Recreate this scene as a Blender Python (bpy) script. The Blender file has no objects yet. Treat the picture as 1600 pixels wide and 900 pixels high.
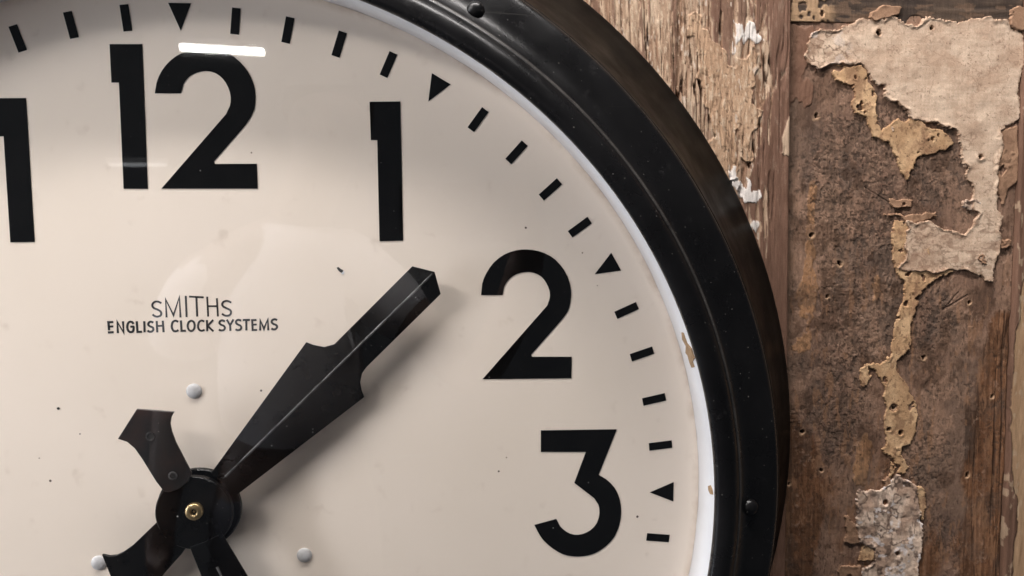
import bpy, bmesh, math, random
import numpy as np
from mathutils import Vector, Matrix

# ------------------------------------------------------------------ units
# 1 unit "u" = 0.5 mm. Clock frame: x right, y DOWN, z into the wall, origin on
# the dial face at the clock's centre.  World: X right, Z up, Y into the wall.
S = 0.0005
def W(x, y, z):
    return Vector((x * S, z * S, -y * S))
sc = bpy.context.scene
col = sc.collection

# ------------------------------------------------------------------ camera
cam_d = bpy.data.cameras.new('camera'); cam = bpy.data.objects.new('camera', cam_d); col.objects.link(cam)
right = Vector((0.99724131, -0.07421902, 0.00114672)); up = Vector((0.00645813, 0.10214378, 0.99474868)); back = Vector((-0.0739464, -0.99199707, 0.10234131))
m = Matrix((right, up, back)).transposed().to_4x4(); m.translation = W(401.0, -462.4, -1200)
cam.matrix_world = m
cam_d.sensor_width = 36; cam_d.lens = 27.014; cam_d.clip_start = 0.01; cam_d.clip_end = 200
sc.camera = cam
sc.render.resolution_x, sc.render.resolution_y = 1024, 576

# ------------------------------------------------------------------ world + view
wd = bpy.data.worlds.new('World'); sc.world = wd; wd.use_nodes = True
bg = wd.node_tree.nodes['Background']
bg.inputs[0].default_value = (0.80, 0.88, 1.0, 1); bg.inputs[1].default_value = 0.068
sc.view_settings.view_transform = 'Standard'; sc.view_settings.look = 'None'
sc.view_settings.exposure = 0.0; sc.view_settings.gamma = 1
sc.cycles.transparent_max_bounces = 16; sc.cycles.max_bounces = 5; sc.cycles.diffuse_bounces = 3; sc.cycles.glossy_bounces = 3
KEY_POWER = 52.0          # emission of the ceiling battens near the wall
FAR_POWER = 45.0          # emission of the battens mirrored in the glass

# ------------------------------------------------------------------ traced data (clock frame, u)
N12A = [(-102.5,-702.5),(-56.1,-703.2),(-57.6,-491.8),(-92.8,-491.7),(-91.9,-647.4),(-102.6,-647.3)]
N12B = [(-41.3,-632.3),(-37.8,-648.7),(-29.4,-665.8),(-16.5,-680.5),(-0.7,-690.9),(16.4,-696.7),(33.4,-698.5),(51.9,-697.0),(68.7,-691.4),(83.8,-679.9),(95.7,-664.5),(102.9,-647.5),(104.9,-630.3),(102.7,-611.4),(96.6,-598.8),(88.4,-586.7),(40.4,-532.9),(41.9,-529.4),(103.5,-529.8),(103.9,-492.6),(-38.0,-492.2),(60.8,-603.1),(66.9,-615.1),(68.6,-628.3),(65.4,-642.3),(58.0,-654.7),(47.5,-662.9),(33.7,-665.8),(19.7,-662.8),(8.6,-656.5),(0.5,-646.1),(-3.7,-632.7)]
N1 = [(273.7,-623.7),(319.9,-624.7),(321.5,-413.4),(285.2,-412.5),(284.3,-566.4),(274.7,-566.4)]
N2 = [(441.7,-327.8),(443.5,-345.6),(450.2,-362.4),(461.9,-379.1),(478.7,-391.7),(497.1,-398.0),(513.9,-399.3),(532.4,-396.6),(551.0,-388.8),(566.3,-375.3),(578.3,-356.6),(584.3,-334.6),(583.1,-314.2),(578.8,-299.9),(572.1,-290.4),(521.2,-231.9),(522.9,-228.4),(586.3,-227.6),(586.0,-192.5),(443.7,-193.4),(546.4,-310.4),(550.1,-321.2),(550.0,-333.1),(544.5,-346.7),(536.0,-356.9),(524.1,-362.7),(512.3,-363.7),(497.2,-360.4),(485.4,-352.1),(478.0,-340.3),(475.7,-327.5)]
N3 = [(537.2,-108.0),(661.0,-107.3),(632.3,-32.0),(644.3,-24.5),(658.7,-9.8),(667.8,10.3),(670.6,32.1),(667.8,53.8),(659.9,73.6),(645.9,89.6),(628.3,100.8),(610.6,105.3),(592.9,105.4),(575.2,101.2),(557.5,90.4),(541.6,75.3),(532.8,60.6),(527.5,49.6),(563.5,40.5),(569.6,52.7),(580.2,62.8),(592.6,68.2),(606.7,67.6),(620.7,60.8),(630.5,49.1),(634.5,32.9),(632.6,18.4),(625.4,7.3),(592.4,-19.4),(610.8,-70.7),(537.4,-72.4)]
N11 = [(-269.6,-622.7),(-225.0,-623.4),(-225.2,-412.5),(-260.0,-412.1),(-259.7,-567.8),(-269.6,-567.7)]
HL = [(336.4,-375.7),(227.0,-267.1),(217.2,-257.3),(201.7,-252.8),(185.4,-255.7),(174.0,-259.8),(26.7,-59.5)]
HR = [(379.2,-332.9),(264.9,-220.9),(257.9,-211.0),(254.7,-197.0),(256.4,-183.9),(260.1,-172.8),(63.9,-23.9)]
HRIDGE = [(370.3,-367.4),(43.3,-49.2)]
MTAIL = [(-69.1,-167.6),(-15.7,-162.4),(-20.4,-154.3),(-22.3,-144.6),(-20.7,-133.1),(-15.8,-116.6),(5.6,-68.3),(0.4,-55.2),(-14.2,-44.0),(-28.4,-39.4),(-36.1,-41.2),(-46.4,-56.4),(-64.9,-91.5),(-75.0,-108.1),(-85.3,-118.1),(-98.2,-123.3)]
MHOLES = [(-51.5,-125.9),(-21.6,-64.8)]
LETTERS = [('S',2.5,[(-46.3,-319.2),(-50.0,-321.0),(-54.7,-321.2),(-58.6,-318.2),(-59.2,-314.2),(-56.8,-311.2),(-52.7,-309.4),(-48.2,-306.7),(-46.6,-303.2),(-48.0,-299.7),(-52.8,-298.2),(-56.9,-299.3),(-59.1,-301.3)]),('M',2.4,[(-39.0,-297.4),(-39.2,-324.6),(-28.6,-300.0),(-18.8,-327.9),(-18.4,-297.2)]),('I',2.4,[(-9.2,-329.2),(-9.3,-297.6)]),('T',2.4,[(-3.7,-328.6),(16.8,-327.3)]),('T',2.4,[(6.5,-327.9),(6.5,-298.3)]),('H',2.2,[(22.6,-327.8),(22.9,-298.1)]),('H',2.2,[(37.0,-325.3),(37.5,-298.2)]),('H',2.2,[(23.0,-313.7),(37.3,-313.6)]),('S',2.5,[(57.7,-319.2),(54.2,-321.0),(50.2,-321.5),(46.1,-319.7),(44.6,-316.0),(46.3,-312.8),(51.6,-309.9),(56.4,-307.1),(57.4,-303.4),(55.3,-299.7),(50.3,-298.6),(46.3,-299.8),(44.3,-301.6)]),('E',2.6,[(-118.6,-290.5),(-125.3,-290.4),(-124.8,-278.5)]),('E',2.4,[(-125.0,-283.6),(-118.9,-283.7)]),('E',2.6,[(-126.1,-274.6),(-118.9,-274.9)]),('N',2.6,[(-112.1,-274.0),(-112.1,-290.7),(-103.7,-274.4),(-103.7,-290.9)]),('G',2.6,[(-88.6,-287.8),(-90.5,-290.2),(-93.9,-290.5),(-96.8,-287.5),(-97.9,-282.2),(-96.6,-276.9),(-93.4,-274.7),(-90.0,-275.8),(-88.7,-279.0),(-88.8,-283.0),(-92.6,-282.9)]),('L',2.5,[(-83.5,-290.8),(-83.1,-275.0),(-77.0,-275.1)]),('I',2.5,[(-72.4,-290.7),(-72.6,-274.9)]),('S',2.5,[(-59.5,-289.3),(-62.8,-290.5),(-65.8,-288.9),(-66.5,-285.8),(-64.0,-283.2),(-60.2,-281.4),(-59.6,-277.9),(-62.2,-275.2),(-66.0,-275.3),(-67.6,-276.8)]),('H',2.4,[(-53.9,-291.0),(-53.8,-274.5)]),('H',2.4,[(-44.9,-291.3),(-44.5,-274.6)]),('H',2.2,[(-53.8,-283.7),(-44.7,-284.1)]),('C',2.4,[(-22.7,-290.2),(-26.0,-291.6),(-29.9,-289.9),(-31.8,-285.0),(-31.6,-279.8),(-29.2,-275.8),(-25.4,-275.5),(-22.8,-276.9)]),('L',2.4,[(-18.0,-291.5),(-17.8,-275.9),(-11.9,-276.0)]),('O',2.3,[(-2.5,-291.4),(-6.2,-289.6),(-8.2,-284.5),(-7.5,-278.9),(-4.5,-275.6),(-1.3,-276.0),(1.5,-279.7),(2.2,-285.3),(0.6,-290.0),(-2.5,-291.4)]),('C',2.3,[(16.3,-290.3),(12.7,-291.5),(9.1,-289.4),(7.3,-284.3),(7.8,-279.2),(10.8,-275.9),(13.9,-275.9),(16.2,-277.0)]),('K',2.3,[(20.8,-291.6),(20.8,-275.3)]),('K',2.3,[(29.8,-292.0),(21.6,-283.2),(29.6,-274.9)]),('S',2.4,[(47.3,-290.2),(43.7,-291.6),(40.5,-290.3),(39.5,-287.2),(41.7,-284.7),(45.6,-283.0),(47.3,-279.7),(45.4,-276.5),(41.3,-275.8),(38.8,-277.0)]),('Y',2.3,[(50.9,-292.1),(55.3,-283.8),(60.4,-292.4)]),('Y',2.3,[(55.3,-283.8),(55.4,-275.6)]),('S',2.4,[(71.5,-291.1),(68.5,-292.1),(65.3,-291.0),(64.3,-287.9),(66.5,-285.1),(70.5,-283.2),(72.0,-279.9),(70.1,-276.9),(66.1,-276.1),(63.7,-277.2)]),('T',2.5,[(75.3,-291.7),(84.8,-291.8)]),('T',2.4,[(79.8,-291.7),(79.6,-276.1)]),('E',2.4,[(94.7,-291.6),(88.8,-291.4),(89.0,-276.0),(95.1,-276.1)]),('E',2.2,[(89.0,-284.4),(94.9,-284.6)]),('M',2.5,[(100.4,-275.9),(101.0,-290.8),(106.1,-277.7),(112.4,-292.1),(112.6,-275.9)]),('S',2.5,[(126.0,-291.4),(122.9,-292.5),(119.2,-291.1),(118.2,-287.9),(120.6,-285.2),(124.4,-283.6),(126.2,-280.8),(124.2,-277.5),(120.6,-276.6),(117.9,-277.8)])]
CREAM = [(1049,-745),(1056,-768),(1061,-789),(1077,-794),(1114,-796),(1122,-800),(1143,-804),(1150,-814),(1171,-814),(1183,-811),(1208,-817),(1224,-821),(1231,-812),(1246,-806),(1263,-802),(1275,-810),(1284,-822),(1303,-819),(1325,-815),(1342,-811),(1352,-817),(1375,-819),(1392,-818),(1406,-825),(1415,-817),(1438,-819),(1448,-804),(1461,-798),(1476,-789),(1481,-757),(1479,-726),(1474,-710),(1472,-686),(1479,-658),(1479,-634),(1461,-622),(1442,-613),(1445,-593),(1451,-577),(1443,-561),(1441,-537),(1443,-537),(1442,-504),(1448,-467),(1458,-447),(1453,-426),(1461,-406),(1454,-381),(1447,-356),(1449,-322),(1438,-324),(1424,-333),(1402,-341),(1380,-344),(1358,-346),(1332,-342),(1311,-340),(1293,-342),(1268,-342),(1254,-350),(1266,-365),(1265,-394),(1267,-422),(1266,-439),(1284,-434),(1307,-441),(1331,-430),(1353,-423),(1384,-416),(1400,-432),(1409,-455),(1398,-461),(1395,-480),(1396,-496),(1391,-512),(1377,-524),(1380,-540),(1368,-557),(1365,-577),(1359,-601),(1354,-613),(1341,-615),(1320,-622),(1302,-628),(1285,-628),(1260,-636),(1255,-648),(1241,-659),(1216,-665),(1203,-673),(1209,-683),(1208,-694),(1196,-694),(1185,-702),(1176,-714),(1169,-725),(1161,-733),(1142,-731),(1121,-730),(1101,-730),(1079,-722),(1070,-728),(1055,-735)]
OCH1 = [(1103,-726),(1117,-730),(1138,-725),(1159,-731),(1169,-725),(1174,-713),(1177,-698),(1190,-686),(1193,-663),(1197,-631),(1206,-613),(1222,-623),(1243,-640),(1260,-634),(1285,-628),(1294,-618),(1320,-614),(1342,-601),(1349,-589),(1335,-574),(1306,-568),(1277,-558),(1275,-544),(1264,-520),(1253,-530),(1239,-556),(1231,-580),(1218,-590),(1194,-599),(1181,-615),(1176,-635),(1154,-645),(1146,-658),(1151,-674),(1148,-694),(1131,-697),(1112,-701)]
OCH2 = [(1243,-361),(1238,-410),(1241,-443),(1262,-441),(1284,-434),(1307,-439),(1319,-348),(1362,-346),(1367,-342),(1337,-331),(1312,-317),(1300,-294),(1293,-269),(1284,-240),(1287,-206),(1287,-191),(1272,-177),(1260,-164),(1261,-147),(1280,-126),(1297,-95),(1306,-82),(1310,-61),(1307,-26),(1295,2),(1280,3),(1279,21),(1288,34),(1296,47),(1290,60),(1272,60),(1259,64),(1259,51),(1262,29),(1246,20),(1241,9),(1249,3),(1248,-19),(1243,-36),(1242,-58),(1245,-75),(1238,-96),(1239,-114),(1227,-135),(1220,-144),(1210,-135),(1202,-121),(1193,-119),(1187,-131),(1187,-153),(1208,-161),(1236,-165),(1248,-181),(1249,-211),(1255,-248),(1267,-282),(1269,-311),(1269,-323),(1255,-336)]
OCH3 = [(1442,-611),(1476,-622),(1481,-577),(1484,-517),(1483,-517),(1465,-500),(1462,-471),(1454,-471),(1446,-496),(1442,-545),(1451,-577)]
FLK = [(1274,60),(1290,69),(1313,85),(1319,105),(1326,140),(1330,176),(1332,212),(1332,243),(1327,274),(1326,301),(1218,297),(1212,257),(1237,240),(1232,213),(1204,199),(1197,176),(1193,145),(1197,95),(1221,93),(1247,90),(1260,77)]
F2 = [(1169,145),(1177,143),(1185,154),(1192,163),(1199,181),(1207,203),(1191,203),(1171,198),(1175,176)]
F3 = [(1209,201),(1234,213),(1235,238),(1204,236)]
F4 = [(1162,246),(1207,248),(1212,270),(1214,297),(1165,295)]
F5 = [(1313,83),(1334,92),(1338,123),(1333,158),(1327,149),(1320,114)]
F6 = [(1244,72),(1259,66),(1264,79),(1250,90)]
F7 = [(1171,-814),(1174,-826),(1199,-839),(1232,-837),(1226,-823),(1208,-817),(1183,-811)]
F8 = [(1445,-835),(1462,-843),(1488,-838),(1491,-797),(1463,-800),(1447,-808)]
F9 = [(1221,-451),(1244,-455),(1262,-450),(1325,-459),(1324,-449),(1307,-443),(1284,-434),(1262,-441),(1255,-449)]
F10 = [(1230,-483),(1251,-481),(1277,-481),(1273,-469),(1244,-465),(1233,-469)]
FILLER = [(828,-810),(838,-820),(852,-811),(853,-791),(866,-788),(871,-770),(884,-764),(900,-746),(906,-726),(917,-721),(919,-743),(937,-733),(950,-760),(959,-744),(959,-720),(954,-707),(958,-697),(953,-687),(952,-657),(963,-650),(972,-644),(967,-627),(963,-608),(950,-605),(948,-576),(960,-562),(959,-549),(943,-549),(934,-559),(931,-589),(924,-609),(921,-589),(929,-549),(926,-521),(899,-507),(873,-555),(868,-585),(885,-596),(876,-616),(870,-643),(859,-656),(860,-676),(851,-696),(844,-702),(851,-722),(846,-752),(841,-775),(828,-778)]
WHT1 = [(912,-804),(928,-796),(931,-780),(920,-763),(916,-743),(912,-746),(915,-783)]
WHT2 = [(932,-794),(945,-808),(954,-793),(958,-780),(967,-772),(957,-767),(943,-775),(934,-765),(930,-780)]
WHT3 = [(1023,-632),(1027,-633),(1028,-558),(1009,-566),(1014,-605)]
WHT4 = [(909,-531),(921,-540),(922,-521),(933,-515),(944,-503),(947,-520),(953,-515),(957,-496),(972,-497),(974,-486),(963,-475),(943,-474),(926,-496),(913,-518)]
WHT5 = [(956,-432),(966,-450),(973,-435),(967,-415),(961,-423)]
RTAN = [(1524,-327),(1506,-325),(1502,-294),(1503,-247),(1496,-226),(1497,-184),(1498,-72),(1502,-12),(1511,54),(1514,89),(1525,112),(1528,165),(1525,214),(1527,278),(1530,319),(1581,320)]
HOLES = [(1079,-636),(1079,-413),(1116,-296),(1138,-360),(1318,-174),(1462,-93),(1422,67),(1119,49),(1053,76),(1283,53),(1294,-801),(1191,-790),(1406,-563),(1179,-665),(1256,-595),(1260,-74),(1253,-31),(1277,-24),(1372,-363),(1403,-282),(1078,-29),(926,-518),(927,-515),(1085,-820),(1270,264)]
CHIPS = [[(70.049, -45.3), (70.008, -55.1), (70.606, -54.8), (71.223, -56.7), (71.659, -71.4), (72.447, -71.5), (72.735, -73.3), (73.373, -57.0), (73.98, -58.9), (74.306, -43.1), (73.819, -38.1), (72.93, -38.1), (72.721, -30.1), (71.708, -44.6), (71.029, -34.7)],[(88.082, -49.4), (87.728, -59.2), (87.988, -66.5), (88.523, -70.2), (88.734, -59.1), (88.501, -50.8)]]

# ------------------------------------------------------------------ helpers
def lin(c):
    return tuple((v / 255 / 12.92 if v / 255 <= 0.04045 else ((v / 255 + 0.055) / 1.055) ** 2.4) for v in c)

def tag(o, label=None, cat=None, group=None, kind=None):
    if label: o['label'] = label
    if cat: o['category'] = cat
    if group: o['group'] = group
    if kind: o['kind'] = kind
    return o

def link(name, me, mat, parent=None, smooth=False):
    o = bpy.data.objects.new(name, me); col.objects.link(o)
    if mat and not me.materials: me.materials.append(mat)
    if parent: o.parent = parent
    if smooth:
        for p in me.polygons: p.use_smooth = True
    return o

def from_bm(name, bm, mat, parent=None, smooth=False):
    bmesh.ops.recalc_face_normals(bm, faces=bm.faces[:])
    me = bpy.data.meshes.new(name); bm.to_mesh(me); bm.free()
    return link(name, me, mat, parent, smooth)

def empty(name, loc):
    o = bpy.data.objects.new(name, None); col.objects.link(o); o.location = loc; return o

def plate(bm, pts, z0, z1, bevel=0.0):
    """extruded outline (x, y in u) from z0 (back) to z1 (front); optional bevelled front rim"""
    n = len(pts); c = sum((Vector(p) for p in pts), Vector((0, 0))) / n
    vb = [bm.verts.new(W(x, y, z0)) for x, y in pts]
    rings = [vb]
    if bevel:
        rings.append([bm.verts.new(W(x, y, z1 + bevel)) for x, y in pts])
        ins = []
        for i, p in enumerate(pts):
            a = Vector(pts[i - 1]); b = Vector(pts[(i + 1) % n]); t = (b - a)
            t = t.normalized() if t.length else Vector((1, 0))
            ins.append((t, Vector(p)))
        area = sum(pts[i - 1][0] * pts[i][1] - pts[i][0] * pts[i - 1][1] for i in range(n))
        sgn = 1 if area > 0 else -1
        rings.append([bm.verts.new(W(p.x - t.y * bevel * sgn, p.y + t.x * bevel * sgn, z1)) for t, p in ins])
    else:
        rings.append([bm.verts.new(W(x, y, z1)) for x, y in pts])
    for a, b in zip(rings, rings[1:]):
        for i in range(n):
            bm.faces.new((a[i - 1], a[i], b[i], b[i - 1]))
    bm.faces.new(rings[-1]); bm.faces.new(vb[::-1])

def stroke_quads(bm, pts, w, z0, z1, closed=False):
    """a painted or cut stroke of width w along pts: one strip with thickness"""
    P = [Vector(p) for p in pts]
    if closed and (P[0] - P[-1]).length < 1e-6: P.pop()
    n = len(P); L = []; R_ = []
    for i in range(n):
        if closed: a, b = P[i - 1], P[(i + 1) % n]
        else: a, b = P[max(i - 1, 0)], P[min(i + 1, n - 1)]
        d1 = (P[i] - a); d2 = (b - P[i])
        d1 = d1.normalized() if d1.length else d2.normalized()
        d2 = d2.normalized() if d2.length else d1
        t = d1 + d2; t = t.normalized() if t.length > 1e-4 else d1
        k = w / 2 / max(0.42, t.dot(d1)); nrm = Vector((-t.y, t.x)) * k
        q = P[i]
        if not closed and i == 0: q = q - d2 * w * 0.2
        if not closed and i == n - 1: q = q + d1 * w * 0.2
        L.append(q + nrm); R_.append(q - nrm)
    V = [[bm.verts.new(W(p.x, p.y, z)) for p in side] for side, z in ((L, z0), (L, z1), (R_, z1), (R_, z0))]
    rng = range(n if closed else n - 1)
    for i in rng:
        j = (i + 1) % n
        for s in range(4):
            a, b = V[s], V[(s + 1) % 4]
            bm.faces.new((a[i], a[j], b[j], b[i]))
    if not closed:
        bm.faces.new([V[s][0] for s in range(4)]); bm.faces.new([V[s][-1] for s in range(3, -1, -1)])

def lathe(bm, prof, n, centre=(0, 0), a0=0.0, a1=360.0, close_profile=False):
    full = abs(a1 - a0 - 360) < 1e-6
    N = n if full else n + 1
    rings = []
    for k in range(N):
        a = math.radians(a0 + (a1 - a0) * k / n); s, c = math.sin(a), -math.cos(a)
        rings.append([bm.verts.new(W(centre[0] + r * s, centre[1] + r * c, z)) for r, z in prof])
    m_ = len(prof)
    for k in range(n):
        A, B = rings[k], rings[(k + 1) % N]
        for i in range(m_ if close_profile else m_ - 1):
            j = (i + 1) % m_
            bm.faces.new((A[i], B[i], B[j], A[j]))
    return rings

def disc(bm, r, z0, z1, centre, n=64, bev=1.5):
    prof = [(r, z0), (r, z1 + bev), (r - bev, z1)]
    rg = lathe(bm, prof, n, centre)
    bm.faces.new([q[-1] for q in rg]); bm.faces.new([q[0] for q in rg])

def dome(bm, r, h, z, centre, n=24, rows=6, squash=1.0):
    prof = [(r * math.cos(t), z - h * math.sin(t)) for t in [math.pi / 2 * i / rows for i in range(rows)]]
    prof = [(r, z + 2)] + prof
    rg = lathe(bm, prof, n, centre)
    top = bm.verts.new(W(centre[0], centre[1], z - h))
    for k in range(n): bm.faces.new((rg[k][-1], rg[(k + 1) % n][-1], top))
    bm.faces.new([q[0] for q in rg])

# ------------------------------------------------------------------ materials
class NT:
    def __init__(s, name):
        s.m = bpy.data.materials.new(name); s.m.use_nodes = True; s.t = s.m.node_tree
        s.b = s.t.nodes['Principled BSDF']; s.out = s.t.nodes['Material Output']
    def n(s, ty, **kw):
        nd = s.t.nodes.new(ty)
        for k, v in kw.items():
            if k in ('operation', 'blend_type', 'data_type', 'attribute_name', 'feature', 'noise_dimensions', 'distance', 'voronoi_dimensions', 'invert'): setattr(nd, k, v)
            else: nd.inputs[k.replace('_', ' ')].default_value = v
        return nd
    def l(s, a, b): s.t.links.new(a, b); return b
    def obj(s): return s.t.nodes.new('ShaderNodeTexCoord').outputs['Object']
    def noise(s, scale, detail=4, rough=.55, vec=None, stretch=None):
        nd = s.n('ShaderNodeTexNoise', Scale=scale, Detail=detail, Roughness=rough)
        v = vec or s.obj()
        if stretch:
            mp = s.n('ShaderNodeMapping'); mp.inputs['Scale'].default_value = stretch; s.l(v, mp.inputs[0]); v = mp.outputs[0]
        s.l(v, nd.inputs['Vector']); return nd.outputs['Fac']
    def ramp(s, f, a, b, c0=(0, 0, 0, 1), c1=(1, 1, 1, 1)):
        r = s.t.nodes.new('ShaderNodeValToRGB'); r.color_ramp.elements[0].position = a; r.color_ramp.elements[1].position = b
        r.color_ramp.elements[0].color = c0; r.color_ramp.elements[1].color = c1
        s.l(f, r.inputs[0]); return r.outputs[0]
    def mix(s, f, a, b, mode='MIX'):
        x = s.t.nodes.new('ShaderNodeMixRGB'); x.blend_type = mode
        for i, v in enumerate((f, a, b)):
            if hasattr(v, 'is_linked'): s.l(v, x.inputs[i])
            elif i == 0: x.inputs[0].default_value = v
            else: x.inputs[i].default_value = (*v[:3], 1)
        return x.outputs[0]
    def specks(s, cell_mm, size, keep):
        """sparse dots: 1 inside a dot; keep = share of the cells that carry one"""
        v = s.n('ShaderNodeTexVoronoi', Scale=1000.0 / cell_mm); s.l(s.obj(), v.inputs['Vector'])
        d = s.n('ShaderNodeMath', operation='LESS_THAN'); s.l(v.outputs['Distance'], d.inputs[0]); d.inputs[1].default_value = size
        sp = s.t.nodes.new('ShaderNodeSeparateColor'); s.l(v.outputs['Color'], sp.inputs[0])
        k = s.n('ShaderNodeMath', operation='LESS_THAN'); s.l(sp.outputs[0], k.inputs[0]); k.inputs[1].default_value = keep
        mu = s.n('ShaderNodeMath', operation='MULTIPLY'); s.l(d.outputs[0], mu.inputs[0]); s.l(k.outputs[0], mu.inputs[1])
        return mu.outputs[0]
    def bump(s, h, strength, dist):
        b = s.n('ShaderNodeBump', Strength=strength, Distance=dist); s.l(h, b.inputs['Height']); s.l(b.outputs[0], s.b.inputs['Normal'])
    def base(s, c):
        if hasattr(c, 'is_linked'): s.l(c, s.b.inputs['Base Color'])
        else: s.b.inputs['Base Color'].default_value = (*c[:3], 1)
    def rough(s, v):
        if hasattr(v, 'is_linked'): s.l(v, s.b.inputs['Roughness'])
        else: s.b.inputs['Roughness'].default_value = v

def mat_dial():
    t = NT('cream_enamel')
    c = t.mix(t.ramp(t.noise(7, 4), .35, .7), lin((238, 223, 210)), lin((233, 218, 204)))
    c = t.mix(t.ramp(t.noise(60, 3), .62, .8), c, lin((221, 204, 190)))
    c = t.mix(t.specks(12, .055, .10), c, lin((150, 130, 115)))
    c = t.mix(t.specks(23, .045, .22), c, lin((92, 78, 68)))
    c = t.mix(t.specks(7, .07, .10), c, lin((232, 224, 216)))
    # brown age stains towards the rim
    sp = t.t.nodes.new('ShaderNodeSeparateXYZ'); t.l(t.obj(), sp.inputs[0])
    cb = t.t.nodes.new('ShaderNodeCombineXYZ'); t.l(sp.outputs[0], cb.inputs[0]); t.l(sp.outputs[2], cb.inputs[1])
    ln = t.n('ShaderNodeVectorMath', operation='LENGTH'); t.l(cb.outputs[0], ln.inputs[0])
    mr = t.n('ShaderNodeMapRange'); t.l(ln.outputs['Value'], mr.inputs[0]); mr.inputs[1].default_value = 786 * S; mr.inputs[2].default_value = 799 * S
    mm = t.n('ShaderNodeMath', operation='MULTIPLY'); t.l(mr.outputs[0], mm.inputs[0]); t.l(t.ramp(t.noise(24, 6, .7), .42, .75), mm.inputs[1])
    c = t.mix(mm.outputs[0], c, lin((172, 146, 122)))
    # hairline scratches
    for sx, sz in ((1.0, 40.0), (55.0, 1.4)):
        h = t.ramp(t.noise(9, 2, .5, stretch=(sx, 1, sz)), .735, .75); k = t.n('ShaderNodeMath', operation='MULTIPLY'); t.l(h, k.inputs[0]); k.inputs[1].default_value = .16
        c = t.mix(k.outputs[0], c, lin((238, 230, 224)))
    t.base(c); t.rough(.42); t.b.inputs['Specular IOR Level'].default_value = .35
    t.bump(t.noise(35, 2), .05, .002)
    return t.m

def mat_print():
    t = NT('black_printed_enamel')
    c = t.mix(t.ramp(t.noise(40, 3), .4, .7), (.0022, .002, .0022), (.0045, .004, .004))
    c = t.mix(t.specks(3.6, .10, .16), c, (.05, .046, .043))
    c = t.mix(t.specks(9, .06, .3), c, (.20, .19, .18))
    t.base(c); t.rough(.5); t.b.inputs['Specular IOR Level'].default_value = .04
    return t.m

def mat_text():
    t = NT('black_letter_print')
    c = t.mix(t.ramp(t.noise(900, 2), .35, .65), (.006, .0055, .006), (.018, .017, .0175))
    t.base(c); t.rough(.55)
    return t.m

def mat_black(name, tint, rough, dust, spec=.3):
    t = NT(name)
    n1 = t.noise(14, 5, .6)
    c = t.mix(t.ramp(n1, .35, .75), tint, tuple(v * 1.7 + .002 for v in tint))
    c = t.mix(t.specks(4.2, .11, .20 * dust), c, (.085, .08, .075))
    c = t.mix(t.specks(7.5, .06, .22 * dust), c, (.15, .14, .13))
    c = t.mix(t.specks(19, .03, .3 * dust), c, (.4, .38, .36))
    sc_ = t.ramp(t.noise(11, 3, .6, stretch=(1, 1, 26)), .70, .73); k_ = t.n('ShaderNodeMath', operation='MULTIPLY'); t.l(sc_, k_.inputs[0]); k_.inputs[1].default_value = .18 * dust
    c = t.mix(k_.outputs[0], c, (.07, .065, .06))
    # dust lies in the groove; the outer band paints a soft ridge highlight
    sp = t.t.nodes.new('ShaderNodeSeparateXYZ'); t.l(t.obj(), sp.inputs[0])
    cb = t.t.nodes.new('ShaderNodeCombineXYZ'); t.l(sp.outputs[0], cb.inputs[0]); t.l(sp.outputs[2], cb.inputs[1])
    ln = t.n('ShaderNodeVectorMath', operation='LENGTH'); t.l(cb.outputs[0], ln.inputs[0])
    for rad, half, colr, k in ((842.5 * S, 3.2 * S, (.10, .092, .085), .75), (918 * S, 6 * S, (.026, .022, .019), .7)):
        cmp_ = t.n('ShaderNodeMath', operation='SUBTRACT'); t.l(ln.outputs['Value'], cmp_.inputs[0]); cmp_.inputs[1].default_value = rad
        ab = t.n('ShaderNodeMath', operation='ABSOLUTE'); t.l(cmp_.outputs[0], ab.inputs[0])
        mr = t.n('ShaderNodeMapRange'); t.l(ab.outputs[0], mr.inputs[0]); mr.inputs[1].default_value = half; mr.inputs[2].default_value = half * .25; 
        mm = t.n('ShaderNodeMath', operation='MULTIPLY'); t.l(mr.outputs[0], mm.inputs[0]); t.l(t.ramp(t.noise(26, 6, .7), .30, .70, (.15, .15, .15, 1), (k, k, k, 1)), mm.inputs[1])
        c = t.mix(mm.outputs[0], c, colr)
    sm = t.ramp(t.noise(38, 7, .75), .60, .80)
    f = t.n('ShaderNodeMath', operation='MULTIPLY'); t.l(sm, f.inputs[0]); f.inputs[1].default_value = .3 * dust
    c = t.mix(f.outputs[0], c, (.10, .095, .095))
    t.base(c)
    t.rough(t.ramp(t.noise(30, 4), .3, .75, (rough * .8,) * 3 + (1,), (rough * 1.35,) * 3 + (1,)))
    t.b.inputs['Specular IOR Level'].default_value = spec
    t.bump(t.noise(260, 3), .08, .0008)
    return t.m

def mat_hand():
    t = NT('black_stamped_steel')
    c = t.mix(t.ramp(t.noise(30, 4), .45, .75), (.0025, .0022, .0024), (.006, .0048, .0044))
    c = t.mix(t.specks(4, .10, .2), c, (.09, .085, .08))
    c = t.mix(t.specks(10, .06, .3), c, (.3, .29, .28))
    t.base(c); t.rough(t.ramp(t.noise(60, 4), .3, .7, (.24,) * 3 + (1,), (.36,) * 3 + (1,))); t.b.inputs['Specular IOR Level'].default_value = .18
    t.bump(t.noise(60, 2), .02, .0006)
    return t.m

def mat_ridge():
    t = NT('worn_ridge_steel')
    c = t.mix(t.ramp(t.noise(70, 6, .75), .36, .62), (.008, .007, .007), (.11, .105, .105))
    t.base(c); t.rough(.35)
    return t.m

def mat_tail():
    t = NT('worn_brown_black_steel')
    c = t.mix(t.ramp(t.noise(22, 5, .65), .42, .68), (.006, .005, .005), (.034, .015, .011))
    c = t.mix(t.specks(4, .1, .25), c, (.14, .12, .1))
    t.base(c); t.rough(.42); t.bump(t.noise(150, 4), .15, .001)
    return t.m

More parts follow.
